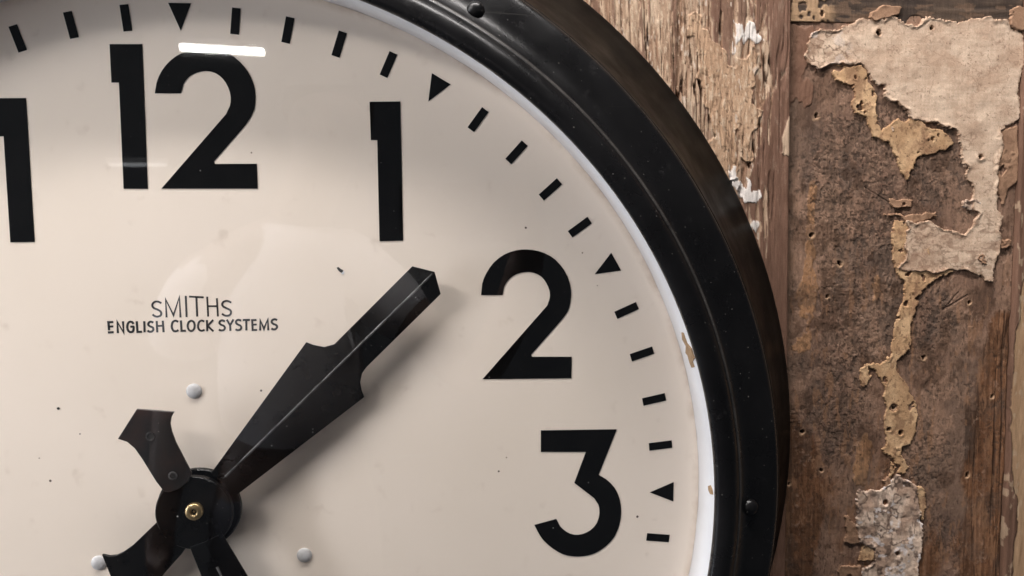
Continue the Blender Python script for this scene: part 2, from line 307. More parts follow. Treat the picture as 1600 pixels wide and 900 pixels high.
def mat_ring():
    t = NT('white_painted_rim')
    # rusty grime gathers where the rim meets the dial (dial face = local y 0)
    sp = t.t.nodes.new('ShaderNodeSeparateXYZ'); t.l(t.obj(), sp.inputs[0])
    near = t.n('ShaderNodeMapRange'); t.l(sp.outputs[1], near.inputs[0])
    near.inputs[1].default_value = -0.0048; near.inputs[2].default_value = -0.0005
    g = t.ramp(t.noise(38, 5, .6), .40, .62)
    mu = t.n('ShaderNodeMath', operation='MULTIPLY'); t.l(near.outputs[0], mu.inputs[0]); t.l(g, mu.inputs[1])
    c = t.mix(t.ramp(t.noise(20, 4), .4, .8), lin((233, 234, 239)), lin((223, 223, 227)))
    c = t.mix(mu.outputs[0], c, lin((150, 122, 100)))
    c = t.mix(t.specks(9, .05, .1), c, lin((90, 80, 75)))
    t.base(c); t.rough(.4); t.bump(t.noise(120, 3), .05, .001)
    return t.m

def mat_simple(name, c0, c1, rough, scale=40, metal=0.0, bump=.05):
    t = NT(name); t.base(t.mix(t.ramp(t.noise(scale, 4), .35, .7), c0, c1)); t.rough(rough)
    t.b.inputs['Metallic'].default_value = metal
    if bump: t.bump(t.noise(scale * 4, 3), bump, .001)
    return t.m

def mat_glass():
    t = NT('clock_glass'); t.t.nodes.remove(t.b)
    geo = t.t.nodes.new('ShaderNodeNewGeometry')
    io = t.n('ShaderNodeMapRange'); t.l(geo.outputs['Backfacing'], io.inputs[0])
    io.inputs[3].default_value = 1.5; io.inputs[4].default_value = 1 / 1.5
    fr = t.t.nodes.new('ShaderNodeFresnel'); t.l(io.outputs[0], fr.inputs[0])
    tr = t.t.nodes.new('ShaderNodeBsdfTransparent'); tr.inputs[0].default_value = (.985, .99, .988, 1)
    gl = t.t.nodes.new('ShaderNodeBsdfGlossy'); gl.inputs['Roughness'].default_value = .022
    mx = t.t.nodes.new('ShaderNodeMixShader'); t.l(fr.outputs[0], mx.inputs[0]); t.l(tr.outputs[0], mx.inputs[1]); t.l(gl.outputs[0], mx.inputs[2])
    t.l(mx.outputs[0], t.out.inputs[0])
    return t.m

def mat_wood(name, grain, rough=.75, bump=.35, depth=.75):
    """colour comes from the boards' own paint layers; nodes add grain, pores and fine relief"""
    t = NT(name)
    at = t.n('ShaderNodeAttribute', attribute_name='layer_colour')
    g = t.noise(420, 5, .65, stretch=(1, 1, grain))
    g2 = t.noise(1300, 3, .6)
    c = t.mix(depth, at.outputs['Color'], t.ramp(g, .25, .75, (.55, .53, .5, 1), (1.25, 1.25, 1.25, 1)), 'MULTIPLY')
    c = t.mix(.5, c, t.ramp(g2, .3, .7, (.7, .7, .7, 1), (1.2, 1.2, 1.2, 1)), 'MULTIPLY')
    t.base(c); t.rough(rough); t.b.inputs['Specular IOR Level'].default_value = .18
    ad = t.n('ShaderNodeMath', operation='ADD'); t.l(g, ad.inputs[0]); t.l(g2, ad.inputs[1])
    t.bump(ad.outputs[0], bump, .0012)
    return t.m

def mat_emit(name, colr, power):
    t = NT(name); e = t.t.nodes.new('ShaderNodeEmission'); t.t.nodes.remove(t.b)
    e.inputs[0].default_value = (*colr, 1); e.inputs[1].default_value = power; t.l(e.outputs[0], t.out.inputs[0])
    return t.m
M_dial, M_print, M_text = mat_dial(), mat_print(), mat_text()
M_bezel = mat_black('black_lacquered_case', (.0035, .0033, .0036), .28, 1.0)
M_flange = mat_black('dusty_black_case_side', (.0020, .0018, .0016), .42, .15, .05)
M_hand, M_tail, M_ring, M_glass = mat_hand(), mat_tail(), mat_ring(), mat_glass()
M_ridge = mat_ridge()
M_brass = mat_simple('aged_brass', (.50, .36, .19), (.36, .25, .12), .33, 300, .9)
M_rivet = mat_simple('white_painted_rivet', lin((226, 226, 230)), lin((205, 205, 208)), .4, 200, 0, .15)
M_stud = mat_simple('dulled_white_stud', lin((196, 194, 196)), lin((168, 164, 163)), .5, 160, 0, .3)
M_chip = mat_simple('bare_brown_primer', lin((176, 146, 112)), lin((150, 120, 88)), .7, 200, 0, .3)
M_hole = mat_simple('dark_bore', (.006, .005, .005), (.01, .009, .008), .6, 200)

# ================================================================== LARGE STRUCTURE: the old panelled wall
rs = np.random.RandomState(7)
def vnoise(x, y, sx, sy, seed):
    r = np.random.RandomState(seed); n = 256
    g = r.rand(n, n)
    u = x / sx; v = y / sy
    i = np.floor(u).astype(int); j = np.floor(v).astype(int); a = u - i; b = v - j
    a = a * a * (3 - 2 * a); b = b * b * (3 - 2 * b)
    i0, i1, j0, j1 = i % n, (i + 1) % n, j % n, (j + 1) % n
    return (g[i0, j0] * (1 - a) + g[i1, j0] * a) * (1 - b) + (g[i0, j1] * (1 - a) + g[i1, j1] * a) * b
def fbm(x, y, sx, sy, seed, oct=4, gain=.55):
    t = 0; amp = 1; tot = 0
    for k in range(oct):
        t = t + amp * vnoise(x + 13.7 * k, y - 7.3 * k, sx / 2 ** k, sy / 2 ** k, seed + k); tot += amp; amp *= gain
    return t / tot
def sstep(a, b, v):
    t = np.clip((v - a) / (b - a), 0, 1); return t * t * (3 - 2 * t)
def sdf(poly, x, y):
    """signed distance, positive inside"""
    P = np.array(poly, float); d = np.full(x.shape, 1e18); ins = np.zeros(x.shape, bool)
    for k in range(len(P)):
        ax, ay = P[k - 1]; bx, by = P[k]
        ex, ey = bx - ax, by - ay; L = ex * ex + ey * ey + 1e-9
        t = np.clip(((x - ax) * ex + (y - ay) * ey) / L, 0, 1)
        d = np.minimum(d, (x - ax - t * ex) ** 2 + (y - ay - t * ey) ** 2)
        if ay != by:
            c = ((ay > y) != (by > y)) & (x < (bx - ax) * (y - ay) / (by - ay) + ax)
            ins ^= c
    d = np.sqrt(d); return np.where(ins, d, -d)
def near_sdf(poly, x, y, pad=14):
    P = np.array(poly, float); out = np.full(x.shape, -99.0)
    mk = (x > P[:, 0].min() - pad) & (x < P[:, 0].max() + pad) & (y > P[:, 1].min() - pad) & (y < P[:, 1].max() + pad)
    if mk.any(): out[mk] = sdf(poly, x[mk], y[mk])
    return out
def lay(c, mask, srgb):
    return c * (1 - mask[..., None]) + np.array(lin(srgb)) * mask[..., None]
def mixc(a, b, f):
    return np.array(lin(a)) * (1 - f[..., None]) + np.array(lin(b)) * f[..., None]

ZW = 212.0                 # front face of the stiles: the case sits on it
ZP = 221.0                 # sunk panel
SL = 0.029                 # the boards lean a little against the clock's upright
def edge_left(y): return 1035 + SL * (y + 340)
def edge_right(y): return 1487 + SL * (y + 340)

def grid_mesh(name, X, Y, Z, C, mat, parent, keep=None):
    ny, nx = X.shape
    co = np.stack([X * S, Z * S, -Y * S], -1).reshape(-1, 3)
    idx = np.arange(nx * ny).reshape(ny, nx)
    q = np.stack([idx[:-1, :-1], idx[1:, :-1], idx[1:, 1:], idx[:-1, 1:]], -1).reshape(-1, 4)
    if keep is not None: q = q[keep.reshape(-1)]
    used = np.zeros(len(co), bool); used[q.ravel()] = True
    re = np.cumsum(used) - 1; co = co[used]; q = re[q]; cc = C.reshape(-1, 3)[used]
    me = bpy.data.meshes.new(name)
    me.vertices.add(len(co)); me.vertices.foreach_set('co', co.astype(np.float32).ravel())
    me.loops.add(q.size); me.loops.foreach_set('vertex_index', q.astype(np.int32).ravel())
    me.polygons.add(len(q)); me.polygons.foreach_set('loop_start', np.arange(0, q.size, 4, dtype=np.int32))
    me.polygons.foreach_set('use_smooth', np.ones(len(q), bool))
    a = me.color_attributes.new('layer_colour', 'FLOAT_COLOR', 'POINT')
    a.data.foreach_set('color', np.concatenate([cc, np.ones((len(cc), 1))], 1).astype(np.float32).ravel())
    me.update(calc_edges=True); me.validate()
    return link(name, me, mat, parent)

def axis(lo, hi, f0, f1, fine, coarse):
    a = [np.arange(f0, f1, fine)]
    if lo < f0: a.insert(0, np.arange(lo, f0 - fine * .5, coarse))
    if hi > f1: a.append(np.arange(f1, hi + coarse, coarse))
    return np.concatenate(a)

def hole_layers(x, y, c, z, holes, dark=(38, 30, 25)):
    for k, (hx, hy) in enumerate(holes):
        r = np.hypot(x - hx, (y - hy) * .9); mk = r < 16
        if not mk.any(): continue
        rr = (r[mk] + 7 * (fbm(x[mk], y[mk], 6, 6, 900 + k, 3) - .5)) * (.85 + .5 * ((k * 37 % 11) / 11))
        side = sstep(-2, 6, (y[mk] - hy) + .4 * (x[mk] - hx))
        rim = sstep(9.0, 5.0, rr) * sstep(2.5, 4, rr) * (.3 + .7 * side) * (.7 + .3 * ((k * 53 % 7) / 7))
        core = sstep(4.2, 2.6, rr)
        cm = c[mk]; cm = lay(cm, rim * .9, (196, 160, 128)); cm = lay(cm, core, dark); c[mk] = cm
        z[mk] += core * 9 - rim * .9
    return c, z

def stile_left(x, y):
    """old bare softwood with vertical splits, smooth tan filler and remains of brown and white paint"""
    xs = x - SL * (y + 340)
    wx = xs + 9 * (fbm(x, y, 40, 160, 11, 3) - .5)
    grain = fbm(wx, y, 9, 190, 21, 4); fine = fbm(wx, y, 3.2, 60, 31, 3)
    c = mixc((142, 110, 88), (202, 175, 150), sstep(.3, .7, grain * .6 + fine * .4))
    c = lay(c, sstep(.55, .75, fbm(x, y, 26, 90, 41, 4)) * .8, (208, 184, 160))
    z = ZW - 3.2 * (grain - .5) - 1.4 * (fine - .5)
    # open splits along the grain
    cr = np.abs(fbm(wx, y, 17, 420, 51, 3) - .5)
    amt = sstep(.25, .6, fbm(x, y, 60, 220, 61, 3)) * sstep(-330, -520, y) + .1
    crk = sstep(.028, .006, cr) * amt
    c = lay(c, crk * .92, (78, 54, 40)); z = z + 6.5 * crk
    cr2 = sstep(.030, .008, np.abs(fbm(wx, y, 7, 260, 55, 3) - .5)) * sstep(.3, .6, fbm(x, y, 40, 150, 57, 3)) * sstep(-420, -600, y)
    c = lay(c, cr2 * .75, (92, 66, 50)); z = z + 2.5 * cr2
    # brown paint: all of the lower length, the right margin and some streaks
    n1 = fbm(wx, y, 22, 120, 71, 5); n2 = fbm(x, y, 9, 40, 81, 3)
    bound = 985 + 40 * sstep(-620, -450, y) * -1.0 - 60 * sstep(-480, -300, y)
    brown = sstep(-.02, .02, (wx - bound) / 140 + (n1 - .5) * .95 + (n2 - .5) * .25)
    streak = sstep(.0, .035, .055 - np.abs((xs - 893 - 8 * (n1 - .5)) / 220) + (n1 - .5) * .12) * sstep(-560, -640, y)
    streak2 = sstep(.56, .60, fbm(wx, y, 16, 210, 91, 4)) * sstep(-560, -660, y) * .85
    brown = np.maximum(brown, np.maximum(streak, streak2))
    # the paint is broken by long slivers of bare wood
    sl = sstep(.60, .64, fbm(wx, y, 7, 110, 101, 4)) * sstep(1012, 990, xs)
    brown = brown * (1 - sl)
    bc = mixc((115, 86, 71), (131, 100, 84), fbm(x, y, 30, 80, 111, 4))
    bc = bc * (1 - .2 * (fbm(x, y, 4, 90, 112, 3)[..., None] - .3))
    c = c * (1 - brown[..., None]) + bc * brown[..., None]
    z = z - 1.6 * brown + 1.8 * brown * (z - ZW) * -.25
    # pale flecks along torn paint edges
    ed = sstep(.35, .5, brown) * sstep(.65, .5, brown)
    c = lay(c, ed * .35, (214, 190, 160))
    # smooth tan filler
    e = near_sdf(FILLER, x, y, 20) + 9 * (fbm(x, y, 12, 16, 121, 3) - .5)
    fm = sstep(-.8, 1.2, e)
    fc = mixc((172, 139, 112), (198, 167, 139), fbm(x, y, 40, 50, 131, 4))
    dots = sstep(.70, .78, fbm(x, y, 5, 6, 141, 2))
    fc = fc * (1 - .45 * dots[..., None])
    c = c * (1 - fm[..., None]) + fc * fm[..., None]
    z = np.where(fm > .5, z * .3 + (ZW - 2.4) * .7 - .6 * sstep(7, 0, e) + .6 * dots, z)
    rgh = fbm(wx, y, 4.5, 16, 145, 4, .7); up_ = sstep(-380, -560, y) * (1 - .8 * brown * (1 - fm))
    c = lay(c, sstep(.60, .68, rgh) * .6 * up_, (214, 192, 168)); c = lay(c, sstep(.38, .30, rgh) * .65 * (.3 + .7 * up_), (96, 70, 54)); z = z - 2.2 * (rgh - .5) * up_
    # remains of white paint
    for k, pw in enumerate((WHT1, WHT2, WHT3, WHT4, WHT5)):
        w = near_sdf(pw, x, y) + 12 * (fbm(x, y, 5, 22, 151 + k, 3) - .5)
        wm = sstep(-.6, 1.0, w); c = lay(c, wm, (228, 220, 214) if k != 2 else (196, 170, 146)); z = z - 1.2 * wm
    fl = sstep(.76, .79, fbm(wx, y, 7, 30, 161, 3)) * sstep(1000, 960, xs); c = lay(c, fl * .6, (222, 206, 190))
    # the arris rolls off towards the panel
    z = z + 7 * sstep(edge_left(y) - 7, edge_left(y), x) ** 2
    return c, z

def panel(x, y):
    """sunk panel: thin brown paint worn to dark mould spots, tan ground and red-brown wood"""
    xs = x - SL * (y + 340)
    wx = xs + 6 * (fbm(x, y, 40, 160, 211, 3) - .5)
    n = fbm(x, y, 60, 90, 221, 5)
    c = mixc((130, 102, 86), (154, 123, 103), sstep(.3, .7, n))
    z = ZP + 0 * x
    gr = fbm(wx, y, 5, 150, 231, 4)
    # red-brown bare wood low down and along the right side
    wood = sstep(.47, .55, .30 * sstep(-260, 120, y) + .42 * sstep(1385, 1465, xs) * sstep(-330, -230, y) + .35 * sstep(1120, 1050, xs) * sstep(-150, 20, y) + .35 * fbm(x, y, 70, 130, 241, 5))
    wc = mixc((98, 66, 46), (140, 99, 71), sstep(.25, .75, gr * .7 + .3 * fbm(x, y, 50, 70, 251, 3)))
    c = c * (1 - wood[..., None]) + wc * wood[..., None]
    # tan ground where the paint has gone
    tb = fbm(x, y, 36, 60, 261, 5)
    def blob(cx, cy, rx, ry): return np.exp(-(((x - cx) / rx) ** 2 + ((y - cy) / ry) ** 2))
    tan = .95 * blob(1077, -460, 14, 95) + .9 * blob(1078, -300, 24, 90) + .9 * blob(1203, 20, 26, 110) + .6 * blob(1215, -330, 22, 120) + .5 * blob(1240, -560, 30, 40) + .6 * blob(1072, -200, 40, 60)
    tm = sstep(.50, .56, tan * .75 + (tb - .5) * 1.1)
    c = c * (1 - tm[..., None]) + mixc((166, 122, 88), (184, 142, 106), fbm(x, y, 18, 24, 271, 3)) * tm[..., None]
    # mould and dirt: dark blotches made of small spots
    zone = sstep(.30, .70, .9 * blob(1170, -360, 95, 260) + .7 * blob(1160, -560, 110, 120) + .8 * blob(1310, -560, 90, 110) + .75 * blob(1330, -260, 80, 120) + .6 * blob(1150, -40, 60, 140) + .6 * blob(1330, 60, 90, 160))
    sp = fbm(x, y, 13, 13, 281, 5, .8)
    mold = sstep(.47, .58, sp * .8 + .2 * fbm(x, y, 60, 60, 291, 3) + .10 * (zone - .55)) * (.15 + .85 * zone)
    c = lay(c, mold * .62, (82, 68, 58))
    sp2 = sstep(.60, .66, fbm(x, y, 5, 5.5, 301, 3)) * (.25 + .75 * zone)
    c = lay(c, sp2 * .7, (60, 48, 40))
    lt = sstep(.66, .72, fbm(x, y, 9, 11, 311, 3)) * (.3 + .7 * zone)
    c = lay(c, lt * .55, (150, 122, 104))
    # vertical rows of crazing
    cz = sstep(.62, .70, fbm(wx, y, 8, 9, 321, 3) * .7 + .3 * vnoise(wx, y, 10, 300, 331)) * blob(1150, -420, 70, 130)
    cz = np.maximum(cz, .8 * sstep(.60, .68, vnoise(x, y, 60, 4.5, 333) * .45 + fbm(x, y, 7, 5, 334, 3) * .55) * blob(1150, -430, 75, 150)); c = lay(c, cz * .65, (76, 60, 50))
    z = z - .7 * tm + .45 * mold + .6 * sp2 - .4 * lt - 1.0 * (fbm(x, y, 20, 26, 341, 5) - .5) * 2 - .9 * (gr - .5) * wood
    # dark grain splits on the bare wood near the right stile
    dk = sstep(.05, .012, np.abs(fbm(wx, y, 13, 420, 351, 3) - .5)) * wood * sstep(1380, 1440, xs)
    c = lay(c, dk * .7, (48, 34, 27)); z = z + 2.5 * dk
    c = lay(c, .7 * sstep(.50, .62, .55 * blob(1425, -10, 26, 130) + .75 * (fbm(wx, y, 6, 120, 353, 5, .65) - .3)), (52, 38, 30))
    grit = fbm(wx, y, 3.0, 9.0, 362, 3, .7); g2_ = fbm(x, y, 28, 34, 363, 4)
    c = lay(c, sstep(.60, .70, grit) * (.25 + .45 * sstep(.4, .65, g2_)), (66, 50, 40)); c = lay(c, sstep(.33, .24, grit) * (.2 + .35 * sstep(.6, .35, g2_)), (158, 126, 102))
    z = z + .6 * (grit - .5)
    stk = fbm(wx, y, 6, 170, 366, 4, .65); c = lay(c, sstep(.54, .68, stk) * .2, (70, 54, 45)); c = lay(c, sstep(.42, .30, stk) * .2, (156, 124, 102)); z = z + .9 * (stk - .5)
    sp3 = sstep(.56, .63, fbm(x, y, 8, 9, 368, 4, .75)) * sstep(.45, .60, fbm(x, y, 50, 60, 369, 3)); c = lay(c, sp3 * .6, (62, 51, 44)); z = z + .5 * sp3
    pk = sstep(.60, .66, fbm(x, y, 7, 10, 373, 4, .75)) * sstep(.48, .62, fbm(x, y, 40, 60, 374, 3)); c = lay(c, pk * .55, (162, 132, 112)); z = z - .5 * pk
    dz_ = sstep(.52, .64, fbm(x, y, 48, 75, 367, 6, .66)); c = lay(c, dz_ * .42, (76, 66, 60))
    c = lay(c, sstep(.57, .63, fbm(x, y, 55, 70, 364, 6, .62)) * .45, (74, 52, 38))
    c = lay(c, sstep(.62, .66, fbm(wx, y, 12, 46, 365, 5, .65)) * .5 * sstep(-500, -200, y), (150, 112, 84))
    # horizontal wear lines low on the panel
    hz = sstep(.62, .72, fbm(x, y, 90, 5, 361, 3)) * wood; c = lay(c, hz * .08, (150, 114, 86))
    # red-brown paint left in the upper left corner
    rb = sstep(-.03, .03, .5 - (xs - 1045) / 90 + (fbm(x, y, 22, 60, 371, 4) - .5) * 1.3 - .9 * sstep(-680, -620, y) - .9 * sstep(-790, -815, y))
    c = c * (1 - rb[..., None]) + mixc((116, 86, 70), (132, 100, 82), fbm(x, y, 30, 60, 381, 3)) * rb[..., None]; z = z - 1.3 * rb
    # shadow of the left stile painted in as a darker band along its edge
    edge_shade = sstep(22, 2, x - edge_left(y)) * (.4 + .6 * fbm(x, y, 12, 70, 391, 3)); c = lay(c, edge_shade * .6, (70, 56, 44))
    # scratches
    for (ax, ay, bx, by, wd_) in ((1352, -268, 1398, -296, 2.2), (1352, -268, 1380, -302, 1.6), (1180, -505, 1240, -470, 1.2), (1320, 70, 1338, 112, 1.3)):
        d_ = -near_sdf([(ax, ay), (bx, by), (bx, by + .1), (ax, ay + .1)], x, y, 6)
        sm = sstep(wd_, wd_ * .4, d_); c = lay(c, sm * .5, (66, 52, 44)); z = z + sm * 1.4
    c, z = hole_layers(x, y, c, z, HOLES)
    return c, z

def stile_right(x, y):
    xs = x - SL * (y + 340)
    wx = xs + 6 * (fbm(x, y, 40, 160, 411, 3) - .5)
    g = fbm(wx, y, 8, 170, 421, 4)
    c = mixc((104, 78, 64), (126, 96, 80), sstep(.25, .75, g)); z = ZW - 1.5 * (g - .5)
    e = near_sdf(RTAN, x, y, 400) + 10 * (fbm(x, y, 10, 26, 431, 4) - .5)
    e = np.where(x > 1545, np.where(y > -340, 20, e), e)
    t = sstep(-.8, 1.0, e)
    c = c * (1 - t[..., None]) + mixc((164, 130, 100), (190, 158, 126), fbm(wx, y, 14, 120, 441, 4)) * t[..., None]
    z = z + 1.8 * t
    rim = sstep(-3, -.5, e) * sstep(1, -.5, e); c = lay(c, rim * .6, (70, 52, 42))
    fl = sstep(.70, .73, fbm(x, y, 9, 26, 451, 3)); c = lay(c, fl * .6, (190, 166, 140))
    z = z + 7 * sstep(edge_right(y) + 7, edge_right(y), x) ** 2
    return c, z

def rail_top(x, y):
    g = fbm(x, y, 170, 8, 511, 4); n = fbm(x, y, 30, 30, 521, 5)
    c = mixc((64, 54, 48), (96, 80, 68), sstep(.3, .75, g * .5 + n * .5)); z = ZP - 1.6 - 1.6 * (g - .5) - 1.6 * (n - .5)
    pl = sstep(.60, .64, fbm(x, y, 40, 14, 531, 4)); c = lay(c, pl * .6, (122, 98, 80))
    tl = sstep(1110, 1085, x + 20 * (fbm(x, y, 14, 14, 541, 3) - .5)) * sstep(.36, .44, fbm(x, y, 18, 20, 551, 3))
    c = lay(c, tl * .9, (182, 150, 118)); z = z - 1.6 * tl
    kn = sstep(21, 17, np.hypot(x - 1263, (y + 806) * 1.1) + 4 * (fbm(x, y, 9, 9, 561, 2) - .5))
    c = lay(c, kn * .85, (76, 60, 50)); z = z + 1.5 * kn
    c, z = hole_layers(x, y, c, z, [(1082, -822), (1284, -797)])
    return c, z

M_wstile = mat_wood('weathered_painted_softwood', .12); M_wpanel = mat_wood('mottled_brown_panel_paint', .3, .7, .25, .45)
wall = empty('wood_panel_wall', W(0, 0, ZW))
tag(wall, 'weathered brown wooden panelling with peeling paint and nail holes behind the clock', 'wall')
wall_children = []
def board(fn, xa, ya, warp=None, name='board', mat=None, cut=True):
    X, Y = np.meshgrid(xa, ya)
    if warp is not None: X = warp(X, Y)
    C, Z = fn(X, Y)
    # skirt round the board so that it has a side
    Z[0, :] += 26; Z[-1, :] += 26; Z[:, 0] += 26; Z[:, -1] += 26
    keep = None
    if cut:
        xc = .25 * (X[:-1, :-1] + X[1:, :-1] + X[1:, 1:] + X[:-1, 1:]); yc = .25 * (Y[:-1, :-1] + Y[1:, :-1] + Y[1:, 1:] + Y[:-1, 1:])
        keep = np.hypot(xc, yc) > 985
    o = grid_mesh(name, X, Y, Z, C, mat, None, keep); wall_children.append(o); return o
FINE = 1.35
ya = axis(-1400, 900, -875, 320, FINE, 12)
# x given in the boards' own leaning frame
lean = lambda X, Y: X + SL * (Y + 340)
board(stile_left, axis(-1500, 1035, 590, 1035, FINE, 14), ya, lean, 'board', M_wstile)
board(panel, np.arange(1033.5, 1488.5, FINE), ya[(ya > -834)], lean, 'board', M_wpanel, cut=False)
board(stile_right, axis(1487, 1950, 1487, 1570, FINE, 14), ya, lean, 'board', M_wstile, cut=False)
board(rail_top, np.arange(1034.5, 1487.5, FINE), ya[(ya < -806)], lean, 'board', M_wstile, cut=False)

# peeling layers that stand off the panel: each one a sheet with its own edge and curl
def flake(name, poly, thick, colfn, seed, curl=2.0, rag=7.0, holes=(), base=None, label=None):
    P = np.array(poly, float); st = 1.3
    X, Y = np.meshgrid(np.arange(P[:, 0].min() - 9, P[:, 0].max() + 9, st), np.arange(P[:, 1].min() - 9, P[:, 1].max() + 9, st))
    e = sdf(poly, X, Y) + rag * (fbm(X, Y, 13, 13, seed, 5, .72) - .5)
    if colfn is c_ochre or colfn is c_tan: e = np.minimum(e, (.70 - fbm(X, Y, 22, 26, seed + 7, 4, .6)) * 60)
    for hx, hy, hr in holes:
        e = np.minimum(e, np.hypot(X - hx, Y - hy) - hr + 4 * (fbm(X, Y, 6, 6, seed + 9, 2) - .5))
    cur = curl * sstep(9, 0, e) * sstep(.35, .75, fbm(X, Y, 24, 24, seed + 3, 2))
    b0 = (ZP if base is None else base)
    Z = b0 - 1.2 - thick - cur - (6.0 if colfn is c_grey else 2.4) * (fbm(X, Y, 26, 26, seed + 5, 5, .6) - .5)
    Z = np.where(e > 0, Z, b0 + 2.5)
    C = colfn(X, Y, e)
    keep = (e[:-1, :-1] > 0) | (e[1:, :-1] > 0) | (e[1:, 1:] > 0) | (e[:-1, 1:] > 0)
    o = grid_mesh(name, X, Y, Z, C, M_flake, None, keep); wall_children.append(o)
    if label: o['label'] = label
    return o
def mat_flake():
    t = NT('old_paint_and_paper_layer'); at = t.n('ShaderNodeAttribute', attribute_name='layer_colour')
    n = t.noise(900, 4, .6); c = t.mix(.6, at.outputs['Color'], t.ramp(n, .3, .7, (.72, .71, .7, 1), (1.2, 1.2, 1.2, 1)), 'MULTIPLY')
    t.base(c); t.rough(.8); t.b.inputs['Specular IOR Level'].default_value = .2; t.bump(n, .3, .0008); return t.m
M_flake = mat_flake()
def c_cream(x, y, e):
    wv = vnoise(x, y, 3.0, 40, 601) * .5 + vnoise(x, y, 48, 3.0, 602) * .5
    c = mixc((190, 162, 139), (222, 198, 174), sstep(.22, .78, wv * .25 + fbm(x, y, 40, 40, 603, 5, .65) * .75))
    c = lay(c, sstep(.55, .72, fbm(x, y, 60, 44, 604, 5)) * .4, (166, 134, 110))
    left = sstep(1190, 1110, x); low = sstep(-470, -430, y)
    c = lay(c, sstep(.035, .010, np.abs(fbm(x, y, 30, 20, 605, 4) - .5)) * .75 * np.maximum(left, low * .7), (104, 78, 62))
    c = lay(c, sstep(.56, .64, fbm(x, y, 12, 10, 609, 4)) * .5 * np.maximum(left, low), (138, 106, 86))
    w = sstep(.54, .62, fbm(x, y, 18, 14, 607, 4)) * sstep(1160, 1085, x); c = lay(c, w * .7, (222, 207, 195))
    c = lay(c, sstep(.80, .84, fbm(x, y, 4, 4, 608, 2)) * .6, (110, 84, 68))
    ck = sstep(.012, .004, np.abs(fbm(x, y, 70, 60, 610, 5, .6) - .5)) * .5; c = lay(c, ck, (140, 110, 90))
    return lay(c, sstep(6, 0, e) * (.2 + .5 * fbm(x, y, 14, 14, 618, 3)), (146, 112, 88))
def c_ochre(x, y, e):
    c = mixc((182, 146, 110), (206, 171, 133), sstep(.3, .7, fbm(x, y, 26, 34, 611, 4)))
    c = lay(c, sstep(.50, .70, fbm(x, y, 34, 44, 614, 5, .65)) * .7, (146, 112, 86))
    c = lay(c, sstep(.60, .70, fbm(x, y, 9, 12, 612, 4)) * .55, (128, 96, 74))
    c = lay(c, sstep(.76, .80, fbm(x, y, 4, 4, 613, 2)) * .7, (96, 72, 56))
    return lay(c, sstep(4, 0, e) * .3, (140, 104, 76))
def c_grey(x, y, e):
    c = mixc((178, 150, 130), (218, 194, 174), sstep(.3, .7, fbm(x, y, 18, 30, 621, 4)))
    c = lay(c, sstep(.05, .015, np.abs(fbm(x, y, 26, 34, 622, 4) - .5)) * .8, (84, 68, 60))
    c = lay(c, sstep(.58, .66, fbm(x, y, 12, 26, 623, 4)) * .55, (106, 88, 78))
    c = lay(c, sstep(.66, .70, fbm(x, y, 16, 12, 624, 3)) * .8, (218, 208, 204))
    return c
def c_tan(x, y, e):
    c = mixc((138, 106, 84), (168, 134, 108), fbm(x, y, 18, 18, 631, 4))
    return lay(c, sstep(.58, .68, fbm(x, y, 10, 10, 632, 3)) * .5, (116, 88, 68))
flake('paint_flake', OCH1, 1.4, c_ochre, 701, 1.6, 13, [(1195, -703, 5), (1250, -639, 11)], label='ochre strip of old paint hanging below the large cream patch')
flake('paint_flake', OCH2, 1.2, c_ochre, 711, 1.4, 12, [(HOLES[15][0], HOLES[15][1], 8), (HOLES[16][0], HOLES[16][1], 4.5), (HOLES[17][0], HOLES[17][1], 5)], label='long narrow ochre streak of old paint running down the panel')
flake('paint_flake', OCH3, 1.6, c_tan, 721, 1.5, 6)
flake('paint_flake', CREAM, 2.6, c_cream, 731, 2.6, 15, [(HOLES[10][0], HOLES[10][1], 4), (HOLES[11][0], HOLES[11][1], 6), (HOLES[12][0], HOLES[12][1], 4.5)], label='large cream patch of old lining with ragged dark edge')
flake('paint_flake', FLK, 3.0, c_grey, 741, 3.5, 16, [(1252, 118, 6), (1283, 224, 5)], label='cracked pinkish grey patch of crumbling paint low on the panel')
for k, f_ in enumerate((F2, F3, F4, F5, F6)): flake('paint_flake', f_, 1.4, c_ochre if k % 2 else c_tan, 751 + k * 7, 1.4, 11)
for k, f_ in enumerate((F7, F8)): flake('paint_flake', f_, 2.0, c_tan, 801 + k * 7, 1.5, 7, base=ZP - 3)
for k, f_ in enumerate((F9, F10)): flake('paint_flake', f_, 1.2, c_tan, 821 + k * 7, 2.0, 13)
# crumpled remains where the cream lining tears
def crumb(poly_c, r, seed):
    a = np.linspace(0, 2 * np.pi, 14, endpoint=False); q = np.random.RandomState(seed).rand(14)
    return [(poly_c[0] + r * (0.6 + .7 * q[i]) * math.cos(t), poly_c[1] + r * (.45 + .5 * q[i]) * math.sin(t)) for i, t in enumerate(a)]
for k, (cx, cy, r, fn) in enumerate(((1392, -545, 15, c_grey), (1398, -470, 19, c_grey), (1428, -366, 16, c_tan), (1470, -395, 12, c_tan), (1228, -612, 6, c_cream))):
    flake('paint_flake', crumb((cx, cy), r, 40 + k), 1.6, fn, 861 + k * 5, 3.0, 12)
for o in wall_children:
    o.parent = wall; o.matrix_parent_inverse = Matrix.Translation(-wall.location)

# ================================================================== THE CLOCK
clock = empty('wall_clock', (0, 0, 0))
tag(clock, 'large round wall clock with cream dial, bold black numerals and thick black case', 'clock')

